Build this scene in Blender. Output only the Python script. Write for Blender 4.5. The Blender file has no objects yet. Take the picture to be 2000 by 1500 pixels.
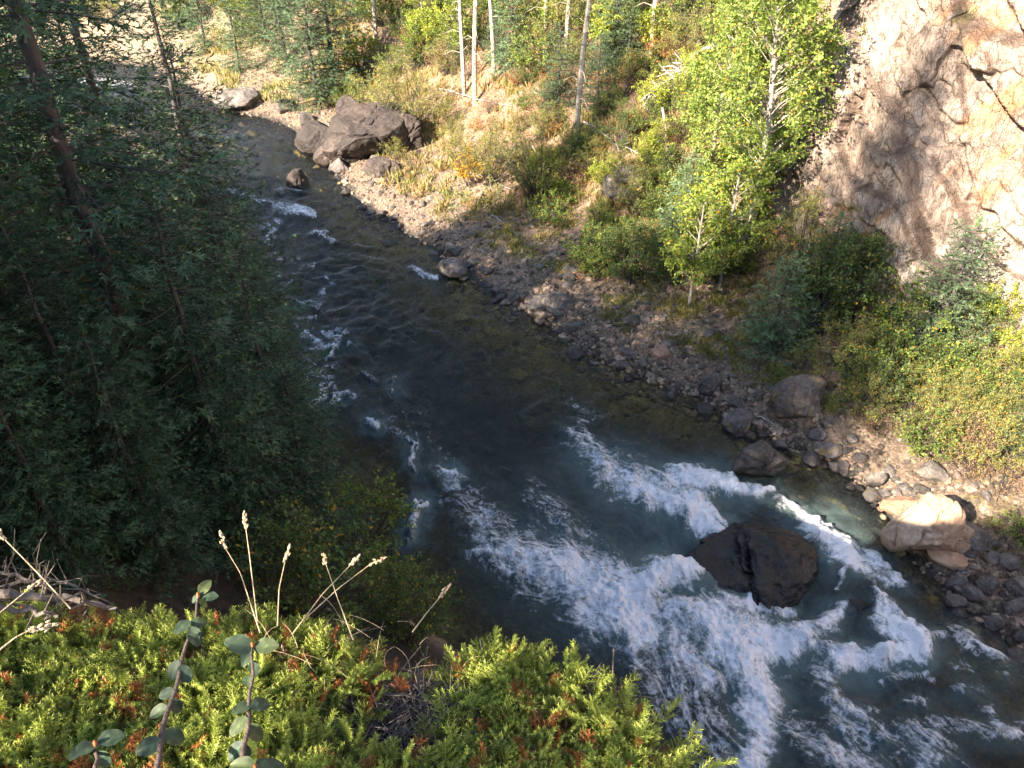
import bpy, math
import numpy as np
from math import radians, sin, cos, pi

# ------------------------------------------------------------------ camera, sky, sun
S = bpy.context.scene
COL = S.collection
CAM_H = 14.0
PITCH = 35.0
FPX = 1555.0
cd = bpy.data.cameras.new('camera'); cam = bpy.data.objects.new('camera', cd); COL.objects.link(cam)
cam.location = (0, 0, CAM_H); cam.rotation_euler = (radians(90 - PITCH), 0, 0)
cd.sensor_width = 36; cd.lens = 36 * FPX / 2000; cd.clip_start = 0.05; cd.clip_end = 600
S.camera = cam
SUN_EL = 33.0
SUN_DIR = np.array([.74, .67]); SUN_DIR /= np.linalg.norm(SUN_DIR)      # horizontal travel direction of the light
w = bpy.data.worlds.new('World'); S.world = w; w.use_nodes = True
nt = w.node_tree; nt.nodes.clear()
sky = nt.nodes.new('ShaderNodeTexSky'); sky.sky_type = 'NISHITA'; sky.sun_disc = False
sky.sun_elevation = radians(SUN_EL)
sky.sun_rotation = math.atan2(-SUN_DIR[0], -SUN_DIR[1])
bg = nt.nodes.new('ShaderNodeBackground'); bg.inputs['Strength'].default_value = 0.078
wo = nt.nodes.new('ShaderNodeOutputWorld')
nt.links.new(sky.outputs[0], bg.inputs[0]); nt.links.new(bg.outputs[0], wo.inputs[0])
sd = bpy.data.lights.new('sun', 'SUN'); sd.energy = 5.0; sd.angle = radians(.53); sd.color = (1, .86, .69)
so = bpy.data.objects.new('sun', sd); COL.objects.link(so)
se = radians(SUN_EL)
from mathutils import Vector, Matrix
so.rotation_euler = Vector((SUN_DIR[0] * cos(se), SUN_DIR[1] * cos(se), -sin(se))).to_track_quat('-Z', 'Y').to_euler()
S.view_settings.view_transform = 'Standard'; S.view_settings.look = 'None'
S.view_settings.gamma = 1; S.view_settings.use_curve_mapping = False
S.view_settings.exposure = 2.35
S.render.engine = 'CYCLES'
S.cycles.max_bounces = 6; S.cycles.transparent_max_bounces = 12
S.cycles.transmission_bounces = 3; S.cycles.diffuse_bounces = 3; S.cycles.glossy_bounces = 3

R = np.random.default_rng(11)
CP, SP = cos(radians(PITCH)), sin(radians(PITCH))

# ------------------------------------------------------------------ numeric helpers
def _h(ix, iy, iz, seed):
    n = (ix.astype(np.int64) * 374761393 + iy.astype(np.int64) * 668265263 + iz.astype(np.int64) * 1274126177 + seed * 974634777) & 0xffffffff
    n = ((n ^ (n >> 13)) * 1274126177) & 0xffffffff
    n = (n ^ (n >> 16)) & 0xffffff
    return n / float(0xffffff) * 2 - 1
def noise(P, seed=0):
    P = np.asarray(P, float)
    if P.shape[-1] == 2: P = np.concatenate([P, np.full(P.shape[:-1] + (1,), .37)], -1)
    I = np.floor(P); f = P - I; u = f * f * (3 - 2 * f)
    x, y, z = I[..., 0], I[..., 1], I[..., 2]; r = 0
    for a in (0, 1):
        for b in (0, 1):
            for c in (0, 1):
                wgt = (u[..., 0] if a else 1 - u[..., 0]) * (u[..., 1] if b else 1 - u[..., 1]) * (u[..., 2] if c else 1 - u[..., 2])
                r = r + wgt * _h(x + a, y + b, z + c, seed)
    return r
def fbm(P, octv=4, seed=0, gain=.5):
    P = np.asarray(P, float); r = 0; a = 1; t = 0
    for i in range(octv):
        r = r + a * noise(P * (2.03 ** i) + i * 7.3, seed + i); t += a; a *= gain
    return r / t
def ridged(P, octv=4, seed=0):
    P = np.asarray(P, float); r = 0; a = 1; t = 0
    for i in range(octv):
        r = r + a * (1 - np.abs(noise(P * (2.1 ** i) + i * 5.1, seed + i)) * 2); t += a; a *= .5
    return r / t
def cells(P, seed=0):
    """nearest jittered cell: per-cell randoms and the offset from its centre"""
    I = np.floor(P); best = np.full(P.shape[:-1], 9e9); out = [np.zeros(P.shape[:-1]) for _ in range(5)]
    for dx in (-1, 0, 1):
        for dy in (-1, 0, 1):
            cx, cy = I[..., 0] + dx, I[..., 1] + dy; z0 = cx * 0
            jx = cx + .5 + .42 * _h(cx, cy, z0, seed); jy = cy + .5 + .42 * _h(cx, cy, z0 + 1, seed); ox, oy = P[..., 0] - jx, P[..., 1] - jy; d = np.maximum(np.abs(ox), np.abs(oy)) + .3 * (np.abs(ox) + np.abs(oy)); m = d < best
            best = np.where(m, d, best)
            for k, v in enumerate((_h(cx, cy, z0 + 2, seed), _h(cx, cy, z0 + 3, seed), _h(cx, cy, z0 + 4, seed), ox, oy)): out[k] = np.where(m, v, out[k])
    return out
def sstep(a, b, x):
    t = np.clip((np.asarray(x, float) - a) / (b - a), 0, 1); return t * t * (3 - 2 * t)
def ray(px, py):
    x = (np.asarray(px, float) - 1000) / FPX; u = (750 - np.asarray(py, float)) / FPX
    return np.stack([x, CP + u * SP, -SP + u * CP], -1)
def flat(px, py, z=0.):
    d = ray(px, py); t = (z - CAM_H) / d[..., 2]
    return np.stack([d[..., 0] * t, d[..., 1] * t], -1)
def topx(P):
    P = np.asarray(P, float); zz = P[..., 2] - CAM_H
    fw = P[..., 1] * CP - zz * SP; up = P[..., 1] * SP + zz * CP
    fw = np.where(fw < .01, .01, fw)
    return 1000 + FPX * P[..., 0] / fw, 750 - FPX * up / fw
def sdist(P, poly):
    P = np.asarray(P, float); best = np.full(P.shape[:-1], 1e9); sg = np.zeros(P.shape[:-1])
    for a, b in zip(poly[:-1], poly[1:]):
        ab = b - a; L = ab @ ab
        t = np.clip(((P[..., 0] - a[0]) * ab[0] + (P[..., 1] - a[1]) * ab[1]) / L, 0, 1)
        dx = P[..., 0] - a[0] - t * ab[0]; dy = P[..., 1] - a[1] - t * ab[1]
        d = np.sqrt(dx * dx + dy * dy); s = np.sign(ab[0] * (P[..., 1] - a[1]) - ab[1] * (P[..., 0] - a[0]))
        m = d < best - 1e-9; best = np.where(m, d, best); sg = np.where(m, s, sg)
    return best * np.where(sg == 0, 1, sg)

# ------------------------------------------------------------------ object helpers
def mesh_np(name, V, F, cols=None, smooth=False, attrs=None, mat=None, mats=None, midx=None):
    V = np.asarray(V, np.float32)
    Fs = [np.asarray(f, np.int32) for f in (F if isinstance(F, list) else [F]) if len(f)]
    me = bpy.data.meshes.new(name)
    me.vertices.add(len(V)); me.vertices.foreach_set('co', V.ravel())
    li = np.concatenate([f.ravel() for f in Fs]); cnt = np.concatenate([np.full(len(f), f.shape[1], np.int32) for f in Fs])
    me.loops.add(len(li)); me.loops.foreach_set('vertex_index', li)
    me.polygons.add(len(cnt)); st = np.concatenate([[0], np.cumsum(cnt)[:-1]]).astype(np.int32)
    me.polygons.foreach_set('loop_start', st); me.polygons.foreach_set('loop_total', cnt)
    me.polygons.foreach_set('use_smooth', np.full(len(cnt), smooth, bool))
    if midx is not None: me.polygons.foreach_set('material_index', midx)
    me.update(calc_edges=True)
    if cols is not None:
        a = me.attributes.new('col', 'FLOAT_COLOR', 'POINT')
        c = np.ones((len(V), 4), np.float32); c[:, :3] = cols; a.data.foreach_set('color', c.ravel())
    for k, v in (attrs or {}).items():
        a = me.attributes.new(k, 'FLOAT', 'POINT'); a.data.foreach_set('value', np.asarray(v, np.float32))
    for m in (mats or ([mat] if mat else [])): me.materials.append(m)
    return me
def obj(name, me, parent=None, loc=None, rot=None, scale=None):
    o = bpy.data.objects.new(name, me); COL.objects.link(o)
    if parent: o.parent = parent
    if loc is not None: o.location = [float(v) for v in loc]
    if rot is not None: o.rotation_euler = [float(v) for v in rot]
    if scale is not None: o.scale = (scale,) * 3 if np.isscalar(scale) else [float(v) for v in scale]
    return o
def tag(o, label=None, cat=None, group=None, kind=None):
    if label: o['label'] = label
    if cat: o['category'] = cat
    if group: o['group'] = group
    if kind: o['kind'] = kind
    return o
class Acc:
    def __init__(s): s.V = []; s.Q = []; s.T = []; s.C = []; s.n = 0
    def add(s, V, F, c=None):
        V = np.asarray(V, float).reshape(-1, 3); F = np.asarray(F, int)
        s.V.append(V); (s.Q if F.shape[1] == 4 else s.T).append(F + s.n)
        if c is not None: s.C.append(np.broadcast_to(np.asarray(c, float), (len(V), 3)))
        s.n += len(V)
    def mesh(s, name, mat, smooth=False):
        F = []
        if s.Q: F.append(np.concatenate(s.Q))
        if s.T: F.append(np.concatenate(s.T))
        return mesh_np(name, np.concatenate(s.V), F, np.concatenate(s.C) if s.C else None, smooth, mat=mat)
def norm(v): return v / np.maximum(np.linalg.norm(v, axis=-1, keepdims=True), 1e-9)
def tube(P, r, sides=5, cap=True):
    P = np.asarray(P, float); r = np.broadcast_to(np.asarray(r, float), (len(P),)); n = len(P)
    T = norm(np.gradient(P, axis=0)); ref = np.array([.31, .23, .92]) if abs(T[0, 2]) < .8 else np.array([.95, .2, .1])
    A = norm(np.cross(T, ref)); B = np.cross(T, A)
    a = np.arange(sides) * 2 * pi / sides
    V = P[:, None] + r[:, None, None] * (A[:, None] * np.cos(a)[None, :, None] + B[:, None] * np.sin(a)[None, :, None])
    i = np.arange(n - 1)[:, None] * sides; j = np.arange(sides)[None]; k = (j + 1) % sides
    F = np.stack([i + j, i + k, i + k + sides, i + j + sides], -1).reshape(-1, 4)
    return V.reshape(-1, 3), F
def frames(D, rng, roll=None):
    """per-instance matrices whose columns are X=direction, Y, Z (Z as near up as it goes, rolled)"""
    D = norm(D); up = np.tile([0, 0, 1.], (len(D), 1)) + rng.normal(0, .05, (len(D), 3))
    Y = norm(np.cross(up, D)); Z = np.cross(D, Y)
    if roll is not None:
        c, s = np.cos(roll)[:, None], np.sin(roll)[:, None]; Y, Z = Y * c + Z * s, Z * c - Y * s
    return np.stack([D, Y, Z], -1)
def scatter(tv, tf, M, L, sc):
    V = np.einsum('nij,kj->nki', M, tv) * np.asarray(sc).reshape(-1, 1, 1) + L[:, None]
    F = tf[None] + (np.arange(len(L)) * len(tv))[:, None, None]
    return V.reshape(-1, 3), F.reshape(-1, tf.shape[1])

# ------------------------------------------------------------------ materials
def M(name):
    m = bpy.data.materials.new(name); m.use_nodes = True; t = m.node_tree; t.nodes.clear()
    o = t.nodes.new('ShaderNodeOutputMaterial'); return m, t, o
def N(t, typ, **kw):
    n = t.nodes.new(typ)
    for k, v in kw.items():
        if k.startswith('_'): setattr(n, k[1:], v)
        else: n.inputs[k.replace('__', ' ')].default_value = v
    return n
def ramp(t, fac, stops):
    r = t.nodes.new('ShaderNodeValToRGB'); e = r.color_ramp.elements
    while len(e) < len(stops): e.new(.5)
    for q, (p, c) in zip(e, stops): q.position = p; q.color = (*c, 1) if len(c) == 3 else c
    t.links.new(fac, r.inputs[0]); return r.outputs[0]
def mixc(t, f, a, b, mode='MIX'):
    m = t.nodes.new('ShaderNodeMix'); m.data_type = 'RGBA'; m.blend_type = mode
    for s, v in ((0, f), (6, a), (7, b)):
        if hasattr(v, 'links'): t.links.new(v, m.inputs[s])
        elif s == 0: m.inputs[0].default_value = v
        else: m.inputs[s].default_value = (*v, 1)
    return m.outputs[2]
def math_(t, op, a, b=0., c=None):
    m = t.nodes.new('ShaderNodeMath'); m.operation = op
    for i, v in enumerate((a, b) if c is None else (a, b, c)):
        if hasattr(v, 'links'): t.links.new(v, m.inputs[i])
        else: m.inputs[i].default_value = v
    return m.outputs[0]
def noise_n(t, scale, detail=4, vec=None, dist=0., rough=.55):
    n = N(t, 'ShaderNodeTexNoise', Scale=scale, Detail=detail, Roughness=rough, Distortion=dist)
    if vec is not None: t.links.new(vec, n.inputs['Vector'])
    return n.outputs[0]
def objco(t): return t.nodes.new('ShaderNodeTexCoord').outputs['Object']
def bump(t, h, s, d=.02, nrm=None):
    b = N(t, 'ShaderNodeBump', Strength=s, Distance=d); t.links.new(h, b.inputs['Height'])
    if nrm is not None: t.links.new(nrm, b.inputs['Normal'])
    return b.outputs[0]

def leaf_mat(name, trans=.3, rough=.55, tint=(1, 1, 1), spec=.35, var=.35):
    m, t, o = M(name)
    a = N(t, 'ShaderNodeAttribute', _attribute_name='col')
    oi = t.nodes.new('ShaderNodeObjectInfo')
    v = math_(t, 'MULTIPLY_ADD', oi.outputs['Random'], var, 1 - var * .5)
    c = mixc(t, 1., a.outputs['Color'], tint, 'MULTIPLY')
    vc = t.nodes.new('ShaderNodeCombineColor'); [t.links.new(v, vc.inputs[i]) for i in range(3)]
    c = mixc(t, 1., c, vc.outputs[0], 'MULTIPLY')
    p = N(t, 'ShaderNodeBsdfPrincipled', Roughness=rough); p.inputs['Specular IOR Level'].default_value = spec
    t.links.new(c, p.inputs['Base Color'])
    tr = t.nodes.new('ShaderNodeBsdfTranslucent'); t.links.new(mixc(t, 1., c, (1.25, 1.35, .7), 'MULTIPLY'), tr.inputs[0])
    mx = N(t, 'ShaderNodeMixShader', Fac=trans); t.links.new(p.outputs[0], mx.inputs[1]); t.links.new(tr.outputs[0], mx.inputs[2])
    t.links.new(mx.outputs[0], o.inputs[0]); return m
MAT_NEEDLE = leaf_mat('spruce_needles', .15, .5, spec=.25, var=.7)
MAT_LEAF = leaf_mat('leaves', .35, .5, tint=(1.8, 1.5, 1.15))
MAT_JUN = leaf_mat('juniper_needles', .25, .45, var=.3)
MAT_DRY = leaf_mat('dry_plant', .15, .7, spec=.1)

def bark_mat(name, c1, c2, scale=6, stretch=.25):
    m, t, o = M(name); mp = N(t, 'ShaderNodeMapping'); mp.inputs['Scale'].default_value = (1, 1, stretch)
    t.links.new(objco(t), mp.inputs[0])
    n1 = noise_n(t, scale, 6, mp.outputs[0], rough=.7)
    c = ramp(t, n1, [(.35, c1), (.65, c2)])
    p = N(t, 'ShaderNodeBsdfPrincipled', Roughness=.85); t.links.new(c, p.inputs['Base Color'])
    t.links.new(bump(t, n1, .8, .03), p.inputs['Normal']); t.links.new(p.outputs[0], o.inputs[0]); return m
MAT_BARK = bark_mat('spruce_bark', (.035, .031, .03), (.115, .104, .1), 9)
MAT_TWIG = bark_mat('twig_bark', (.04, .034, .03), (.085, .074, .066), 14)
MAT_PALE = bark_mat('poplar_bark', (.16, .13, .1), (.5, .45, .38), 4, 1.6)
MAT_GREYWOOD = bark_mat('grey_deadwood', (.085, .066, .05), (.22, .18, .15), 25)
MAT_DEAD = bark_mat('bleached_wood', (.2, .17, .15), (.48, .43, .38), 10)

def rock_mat(name, stops, scale=1.2, lichen=None, rough=.8, bs=.9, vein=True, wet=None):
    m, t, o = M(name)
    tc = objco(t); oi = t.nodes.new('ShaderNodeObjectInfo')
    add = N(t, 'ShaderNodeVectorMath', _operation='ADD'); t.links.new(tc, add.inputs[0])
    vm = math_(t, 'MULTIPLY', oi.outputs['Random'], 40.); cb = t.nodes.new('ShaderNodeCombineXYZ'); t.links.new(vm, cb.inputs[0]); t.links.new(vm, cb.inputs[1])
    t.links.new(cb.outputs[0], add.inputs[1]); tc = add.outputs[0]
    n1 = noise_n(t, scale, 8, tc, .3, .62); n2 = noise_n(t, scale * 9, 6, tc, 0, .7)
    f = math_(t, 'MULTIPLY_ADD', n2, .45, math_(t, 'MULTIPLY', n1, .55))
    c = ramp(t, f, stops)
    if lichen is not None:
        n3 = noise_n(t, scale * 3.1, 6, tc, .5, .7)
        c = mixc(t, ramp(t, n3, [(.56, (0, 0, 0)), (.64, (1, 1, 1))]), c, lichen)
    br = math_(t, 'MULTIPLY_ADD', oi.outputs['Random'], .5, .75); vc = t.nodes.new('ShaderNodeCombineColor'); [t.links.new(br, vc.inputs[i]) for i in range(3)]
    c = mixc(t, 1., c, vc.outputs[0], 'MULTIPLY')
    p = N(t, 'ShaderNodeBsdfPrincipled', Roughness=rough)
    if wet is not None:   # the splash zone just above the river is wet: darker and glossier
        g = t.nodes.new('ShaderNodeNewGeometry'); sx = t.nodes.new('ShaderNodeSeparateXYZ'); t.links.new(g.outputs['Position'], sx.inputs[0])
        zz = math_(t, 'MULTIPLY_ADD', n1, .25, sx.outputs[2])
        wf = ramp(t, math_(t, 'DIVIDE', zz, wet), [(.5, (1, 1, 1)), (1., (0, 0, 0))])
        c = mixc(t, wf, c, mixc(t, 1., c, (.38, .38, .4), 'MULTIPLY'))
        t.links.new(math_(t, 'MULTIPLY_ADD', wf, -.5, rough), p.inputs['Roughness'])
    t.links.new(c, p.inputs['Base Color'])
    b = bump(t, n1, bs, .12); b = bump(t, n2, bs, .03, b); t.links.new(b, p.inputs['Normal'])
    t.links.new(p.outputs[0], o.inputs[0]); return m
GREY = [(.34, (.03, .026, .024)), (.48, (.09, .077, .068)), (.56, (.16, .138, .12)), (.68, (.33, .29, .25))]
MAT_ROCK = rock_mat('grey_rock', GREY, 1.1, None, wet=.45)
MAT_ROCKL = rock_mat('lichened_rock', [(.34, (.035, .03, .03)), (.48, (.095, .082, .076)), (.56, (.17, .145, .13)), (.68, (.34, .3, .27))], .9, (.17, .12, .045), wet=.35)
MAT_DARKB = rock_mat('dark_brown_rock', [(.34, (.03, .025, .022)), (.5, (.09, .072, .06)), (.66, (.2, .165, .14))], .9, (.16, .12, .03), wet=.35)
MAT_DARK = rock_mat('shaded_rock', [(.36, (.014, .011, .010)), (.5, (.05, .038, .033)), (.64, (.13, .095, .078))], .7, None, wet=.35)  # darker rock copy: the shade over the upstream outcrop is put into its colour
MAT_TAN = rock_mat('tan_rock', [(.34, (.17, .09, .05)), (.48, (.34, .22, .14)), (.56, (.44, .32, .22)), (.7, (.58, .48, .37))], .8, None, .7, wet=.25)
MAT_WET = rock_mat('wet_rock', [(.38, (.002, .002, .0022)), (.5, (.007, .0065, .0065)), (.64, (.03, .028, .028))], 1.5, None, .34, 1.)
MAT_RUST = rock_mat('rust_rock', [(.3, (.2, .08, .04)), (.5, (.36, .2, .13)), (.7, (.42, .31, .24))], 1.2, None, .75)

# ------------------------------------------------------------------ banks and terrain height
FB = np.array([(-900, 80), (-500, 92), (-100, 104), (150, 116), (290, 132), (370, 172), (440, 214), (540, 236), (610, 275), (655, 335), (692, 385), (765, 440),
               (855, 487), (925, 545), (965, 580), (1060, 625), (1130, 680), (1205, 715), (1300, 752), (1365, 775), (1420, 812), (1495, 850), (1600, 892),
               (1690, 950), (1735, 1010), (1790, 1100), (1860, 1165), (1940, 1235), (2080, 1300), (2400, 1440), (3000, 1700)])
NB = np.array([(-900, 185), (-500, 190), (-100, 202), (150, 218), (270, 262), (330, 330), (370, 430), (430, 560), (500, 690), (560, 800), (610, 900), (675, 1020),
               (745, 1130), (810, 1215), (950, 1320), (1120, 1440), (1300, 1570), (1700, 1900), (2300, 2400)])
FBW = flat(FB[:, 0], FB[:, 1]); NBW = flat(NB[:, 0], NB[:, 1])
NBW = np.vstack([NBW, [14, -6]]); FBW = np.vstack([FBW, [30, -8]])
CLIFF = np.array([(30, 2), (23, 8), (18.3, 14), (14.4, 18.7), (12.6, 20.9), (11.1, 22.7), (9.9, 24.8), (9.2, 26.3), (9.6, 27.6), (11, 30), (15.5, 34), (23, 39)], float)

def height(x, y, detail=True):
    x = np.asarray(x, float); y = np.asarray(y, float); P = np.stack([x, y], -1)
    dF = sdist(P, FBW); dN = -sdist(P, NBW)
    wob = fbm(P * .35, 3, 5) * .35
    up = sstep(-14, -30, x)                                    # far upstream the bank lies flatter
    sl = .66 * (1 - up) + .30 * up
    d = np.maximum(dF, 0)
    zf = .38 * np.minimum(d, 1) + .17 * np.clip(d - 1, 0, 3.2) + np.maximum(d - 4.2, 0) * sl * sstep(3.2, 8.5, d)
    zf = np.where(d > 30, zf - (d - 30) * sl * .3, zf)
    zf = zf + sstep(.5, 5, d) * (fbm(P * .45, 4, 9) * .55) + sstep(0, 1.5, d) * fbm(P * 1.7, 4, 21) * .12
    e = np.maximum(dN, 0)
    upn = sstep(20, 34, y)
    zn = 1.25 * e * (1 - upn) + .28 * e * upn
    zn = np.where(zn > 11.5, 11.5 + (zn - 11.5) * .12, zn)
    zn = zn + sstep(.5, 4, e) * fbm(P * .5, 4, 31) * .7
    dw = np.minimum(-dF, -dN)
    zb = -np.clip(.07 + np.clip(dw, 0, 9) * .19, 0, 1.15) * sstep(-.05, .25, dw) + fbm(P * 1.1, 3, 3) * .12 * sstep(0, 2, dw)
    z = np.where(dF > 0, zf, np.where(dN > 0, zn, zb))
    if detail: z = z + fbm(P * 4.5, 3, 55) * .045
    return z
_gx = np.arange(-90, 45, .25); _gy = np.arange(-12, 140, .25); _GX, _GY = np.meshgrid(_gx, _gy, indexing='ij'); _GZ = height(_GX, _GY, False)
_GD = sdist(np.stack([_GX, _GY], -1), FBW)
def _interp(G_, x, y):
    x = np.atleast_1d(np.asarray(x, float)); y = np.atleast_1d(np.asarray(y, float))
    u = np.clip((x + 90) / .25, 0, len(_gx) - 1.001); v = np.clip((y + 12) / .25, 0, len(_gy) - 1.001); i = u.astype(int); j = v.astype(int); u = u - i; v = v - j
    return G_[i, j] * (1 - u) * (1 - v) + G_[i + 1, j] * u * (1 - v) + G_[i, j + 1] * (1 - u) * v + G_[i + 1, j + 1] * u * v
def hq(x, y): return _interp(_GZ, x, y)
def dq(p): return float(_interp(_GD, p[0], p[1])[0])
def hit(px, py):
    d = ray(px, py); t = np.arange(4, 140, .08); P = d * t[:, None]; P[:, 2] += CAM_H
    k = np.nonzero(P[:, 2] < hq(P[:, 0], P[:, 1]))[0]
    k = k[0] if len(k) else len(t) - 1
    return P[k]
def ppm(P): return FPX / (P[1] * CP - (P[2] - CAM_H) * SP)       # photo pixels per metre there

# terrain: one sheet, rings about the viewpoint, dense in the frame's direction
th = np.concatenate([np.linspace(-180, -50, 40)[:-1], np.linspace(-50, 46, 520), np.linspace(46, 180, 40)[1:-1]])
rr = np.concatenate([np.geomspace(.5, 8, 30)[:-1], np.geomspace(8, 70, 330), np.geomspace(70, 220, 24)[1:]])
TH, RR = np.meshgrid(np.radians(th), rr, indexing='ij')
X = RR * np.sin(TH); Y = RR * np.cos(TH); Z = height(X, Y)
nT, nR = TH.shape
i = np.arange(nT)[:, None]; j = np.arange(nR - 1)[None]; i2 = (i + 1) % nT
F = np.stack([i * nR + j, i2 * nR + j, i2 * nR + j + 1, i * nR + j + 1], -1).reshape(-1, 4)
V = np.stack([X, Y, Z], -1).reshape(-1, 3)
P2 = V[:, :2]; dF = sdist(P2, FBW); dN = -sdist(P2, NBW)
def mixa(a, b, f): return a * (1 - f[:, None]) + np.asarray(b) * f[:, None]
n1 = fbm(P2 * .9, 4, 71); n2 = fbm(P2 * 2.6, 4, 72); n3 = fbm(P2 * .5, 3, 73)
c = np.tile([.2, .15, .11], (len(V), 1)) * (1 + .4 * n2[:, None])
c = mixa(c, [.30, .20, .145], sstep(2.2, 5, dF + n1 * 2) * .9)
c = mixa(c, [.12, .075, .045], sstep(.05, .4, n2) * sstep(4, 7, dF) * .7)
c = mixa(c, [.33, .17, .085], sstep(.15, .45, n1) * sstep(6, 9, dF) * .6)
c = mixa(c, [.20, .155, .045], sstep(.12, .35, n1 + n2 * .5) * sstep(1.2, 2.2, dF) * (1 - sstep(6, 9, dF)) * .8)
c = mixa(c, [.30, .23, .175], sstep(.1, .35, n3 + n2 * .3) * sstep(.5, 1.5, dF) * (1 - sstep(4, 6, dF)) * .7)
c = mixa(c, [.36, .29, .2], sstep(-12, -22, V[:, 0]) * sstep(0, 1.5, dF) * .8)
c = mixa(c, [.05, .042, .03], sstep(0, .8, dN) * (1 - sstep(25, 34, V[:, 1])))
bed = np.array([.24, .19, .085]) * (1 + .9 * fbm(P2 * 3.2, 4, 90)[:, None]); dw = np.minimum(-dF, -dN)
c = np.where((dw > 0)[:, None], bed, c); c = mixa(c, [.045, .04, .036], sstep(.35, .05, np.abs(dF - .05)))
m, t, o = M('earth_and_gravel')
a = N(t, 'ShaderNodeAttribute', _attribute_name='col'); tc = objco(t)
na = noise_n(t, 9, 8, tc, .2, .75); nb = noise_n(t, 45, 4, tc, 0, .7)
vo = N(t, 'ShaderNodeTexVoronoi', Scale=13.); t.links.new(tc, vo.inputs['Vector'])
cc = mixc(t, 1., a.outputs[0], ramp(t, na, [(.3, (.45, .43, .42)), (.7, (1.6, 1.55, 1.5))]), 'MULTIPLY')
bw = t.nodes.new('ShaderNodeRGBToBW'); t.links.new(vo.outputs['Color'], bw.inputs[0])
cc = mixc(t, .5, cc, mixc(t, 1., cc, ramp(t, bw.outputs[0], [(.2, (.3, .3, .3)), (.8, (1.5, 1.5, 1.5))]), 'MULTIPLY'))
p = N(t, 'ShaderNodeBsdfPrincipled', Roughness=.9); t.links.new(cc, p.inputs['Base Color'])
b = bump(t, na, 1., .09); b = bump(t, nb, .7, .02, b); b = bump(t, vo.outputs['Distance'], .6, .03, b)
t.links.new(b, p.inputs['Normal']); t.links.new(p.outputs[0], o.inputs[0])
MAT_EARTH = m
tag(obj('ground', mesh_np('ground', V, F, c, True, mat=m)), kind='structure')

# ------------------------------------------------------------------ river
FOAM = []   # (x0,y0,x1,y1,width,strength) strokes of white water, laid out on the river by its position in the reference view
def st(pts, wds, ss):
    for k in range(len(pts) - 1):
        FOAM.append((*pts[k], *pts[k + 1], wds[k], wds[k + 1], ss[k], ss[k + 1]))
st([(1120, 850), (1160, 900), (1225, 940), (1290, 965), (1350, 1000), (1405, 1045)], [22, 34, 42, 48, 44, 18], [.4, .62, .72, .85, .95, 1])
st([(1295, 935), (1380, 935), (1440, 950), (1508, 962)], [20, 24, 20, 10], [.8, 1, .95, .8])
st([(1130, 790), (1150, 850)], [25, 25], [.3, .35])
st([(1520, 985), (1590, 1030), (1640, 1085), (1655, 1110)], [12, 28, 30, 18], [.6, .9, 1, .9])
st([(1640, 1100), (1700, 1120), (1770, 1150)], [24, 26, 12], [.8, .7, .7])
st([(1640, 1110), (1632, 1160)], [14, 8], [.8, .5])
st([(1700, 1160), (1740, 1215), (1795, 1262)], [18, 28, 22], [.6, .8, 1])
st([(1795, 1262), (1730, 1285), (1650, 1285), (1600, 1260), (1560, 1240)], [24, 22, 20, 18, 22], [1, .95, .9, .6, .8])
st([(850, 930), (910, 985), (970, 1060), (1050, 1110), (1130, 1140), (1200, 1175), (1240, 1225)], [25, 50, 60, 70, 75, 75, 50], [.28, .42, .6, .74, .82, .9, .95])
st([(1040, 960), (1130, 1060)], [30, 40], [.35, .5])
st([(1150, 1180), (1230, 1240)], [50, 40], [.8, .9])
st([(1215, 1170), (1290, 1128), (1398, 1112)], [45, 38, 20], [.95, 1, .95])
st([(1240, 1200), (1330, 1190), (1420, 1190), (1480, 1172), (1530, 1180)], [20, 35, 32, 22, 20], [.7, .75, .8, .8, .7])
st([(1360, 1210), (1420, 1240), (1470, 1290), (1485, 1350), (1475, 1430), (1480, 1520)], [50, 60, 55, 45, 38, 30], [.75, .85, .95, .95, .9, .9])
st([(1450, 1240), (1540, 1250), (1620, 1215), (1640, 1195)], [50, 40, 24, 14], [.85, .9, .8, .7])
st([(1220, 1240), (1250, 1300), (1330, 1360), (1400, 1450), (1450, 1540)], [40, 60, 70, 60, 60], [.6, .5, .5, .5, .5])
st([(1300, 1240), (1380, 1330)], [50, 50], [.65, .7])
st([(1610, 1300), (1620, 1360), (1680, 1440), (1700, 1510)], [40, 30, 30, 40], [.45, .55, .45, .4])
st([(1540, 1420), (1600, 1470), (1680, 1500)], [30, 35, 40], [.5, .6, .6])
st([(1620, 1400), (1700, 1390), (1760, 1440)], [30, 30, 30], [.42, .4, .4])
st([(1810, 1250), (1850, 1230), (1900, 1260), (1970, 1300)], [10, 18, 22, 14], [.4, .5, .55, .6])
st([(1770, 1430), (1800, 1470), (1830, 1500)], [20, 30, 30], [.5, .6, .6])
st([(1800, 1410), (1880, 1420), (1990, 1430)], [12, 16, 16], [.3, .5, .55])
st([(1730, 1320), (1800, 1310)], [10, 10], [.5, .5])
st([(755, 800), (800, 830), (850, 880), (880, 930)], [45, 45, 45, 40], [.2, .24, .22, .28])
st([(815, 985), (803, 1055)], [8, 9], [.9, 1]); st([(855, 920), (880, 935)], [8, 8], [.6, .9])
st([(800, 870), (810, 920)], [5, 5], [.6, .7])
st([(630, 765), (600, 808)], [14, 10], [.8, .95]); st([(600, 700), (612, 740)], [8, 10], [.5, .6])
st([(590, 655), (650, 675)], [8, 12], [.55, .75]); st([(560, 625), (590, 650)], [8, 8], [.4, .4])
st([(540, 408), (580, 415), (615, 424)], [10, 12, 6], [.7, .9, 1]); st([(420, 370), (480, 382), (540, 400)], [5, 6, 5], [.8, .7, .5])
st([(615, 455), (645, 460)], [5, 4], [.8, .8]); st([(800, 525), (855, 547)], [6, 6], [.55, .9])
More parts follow.
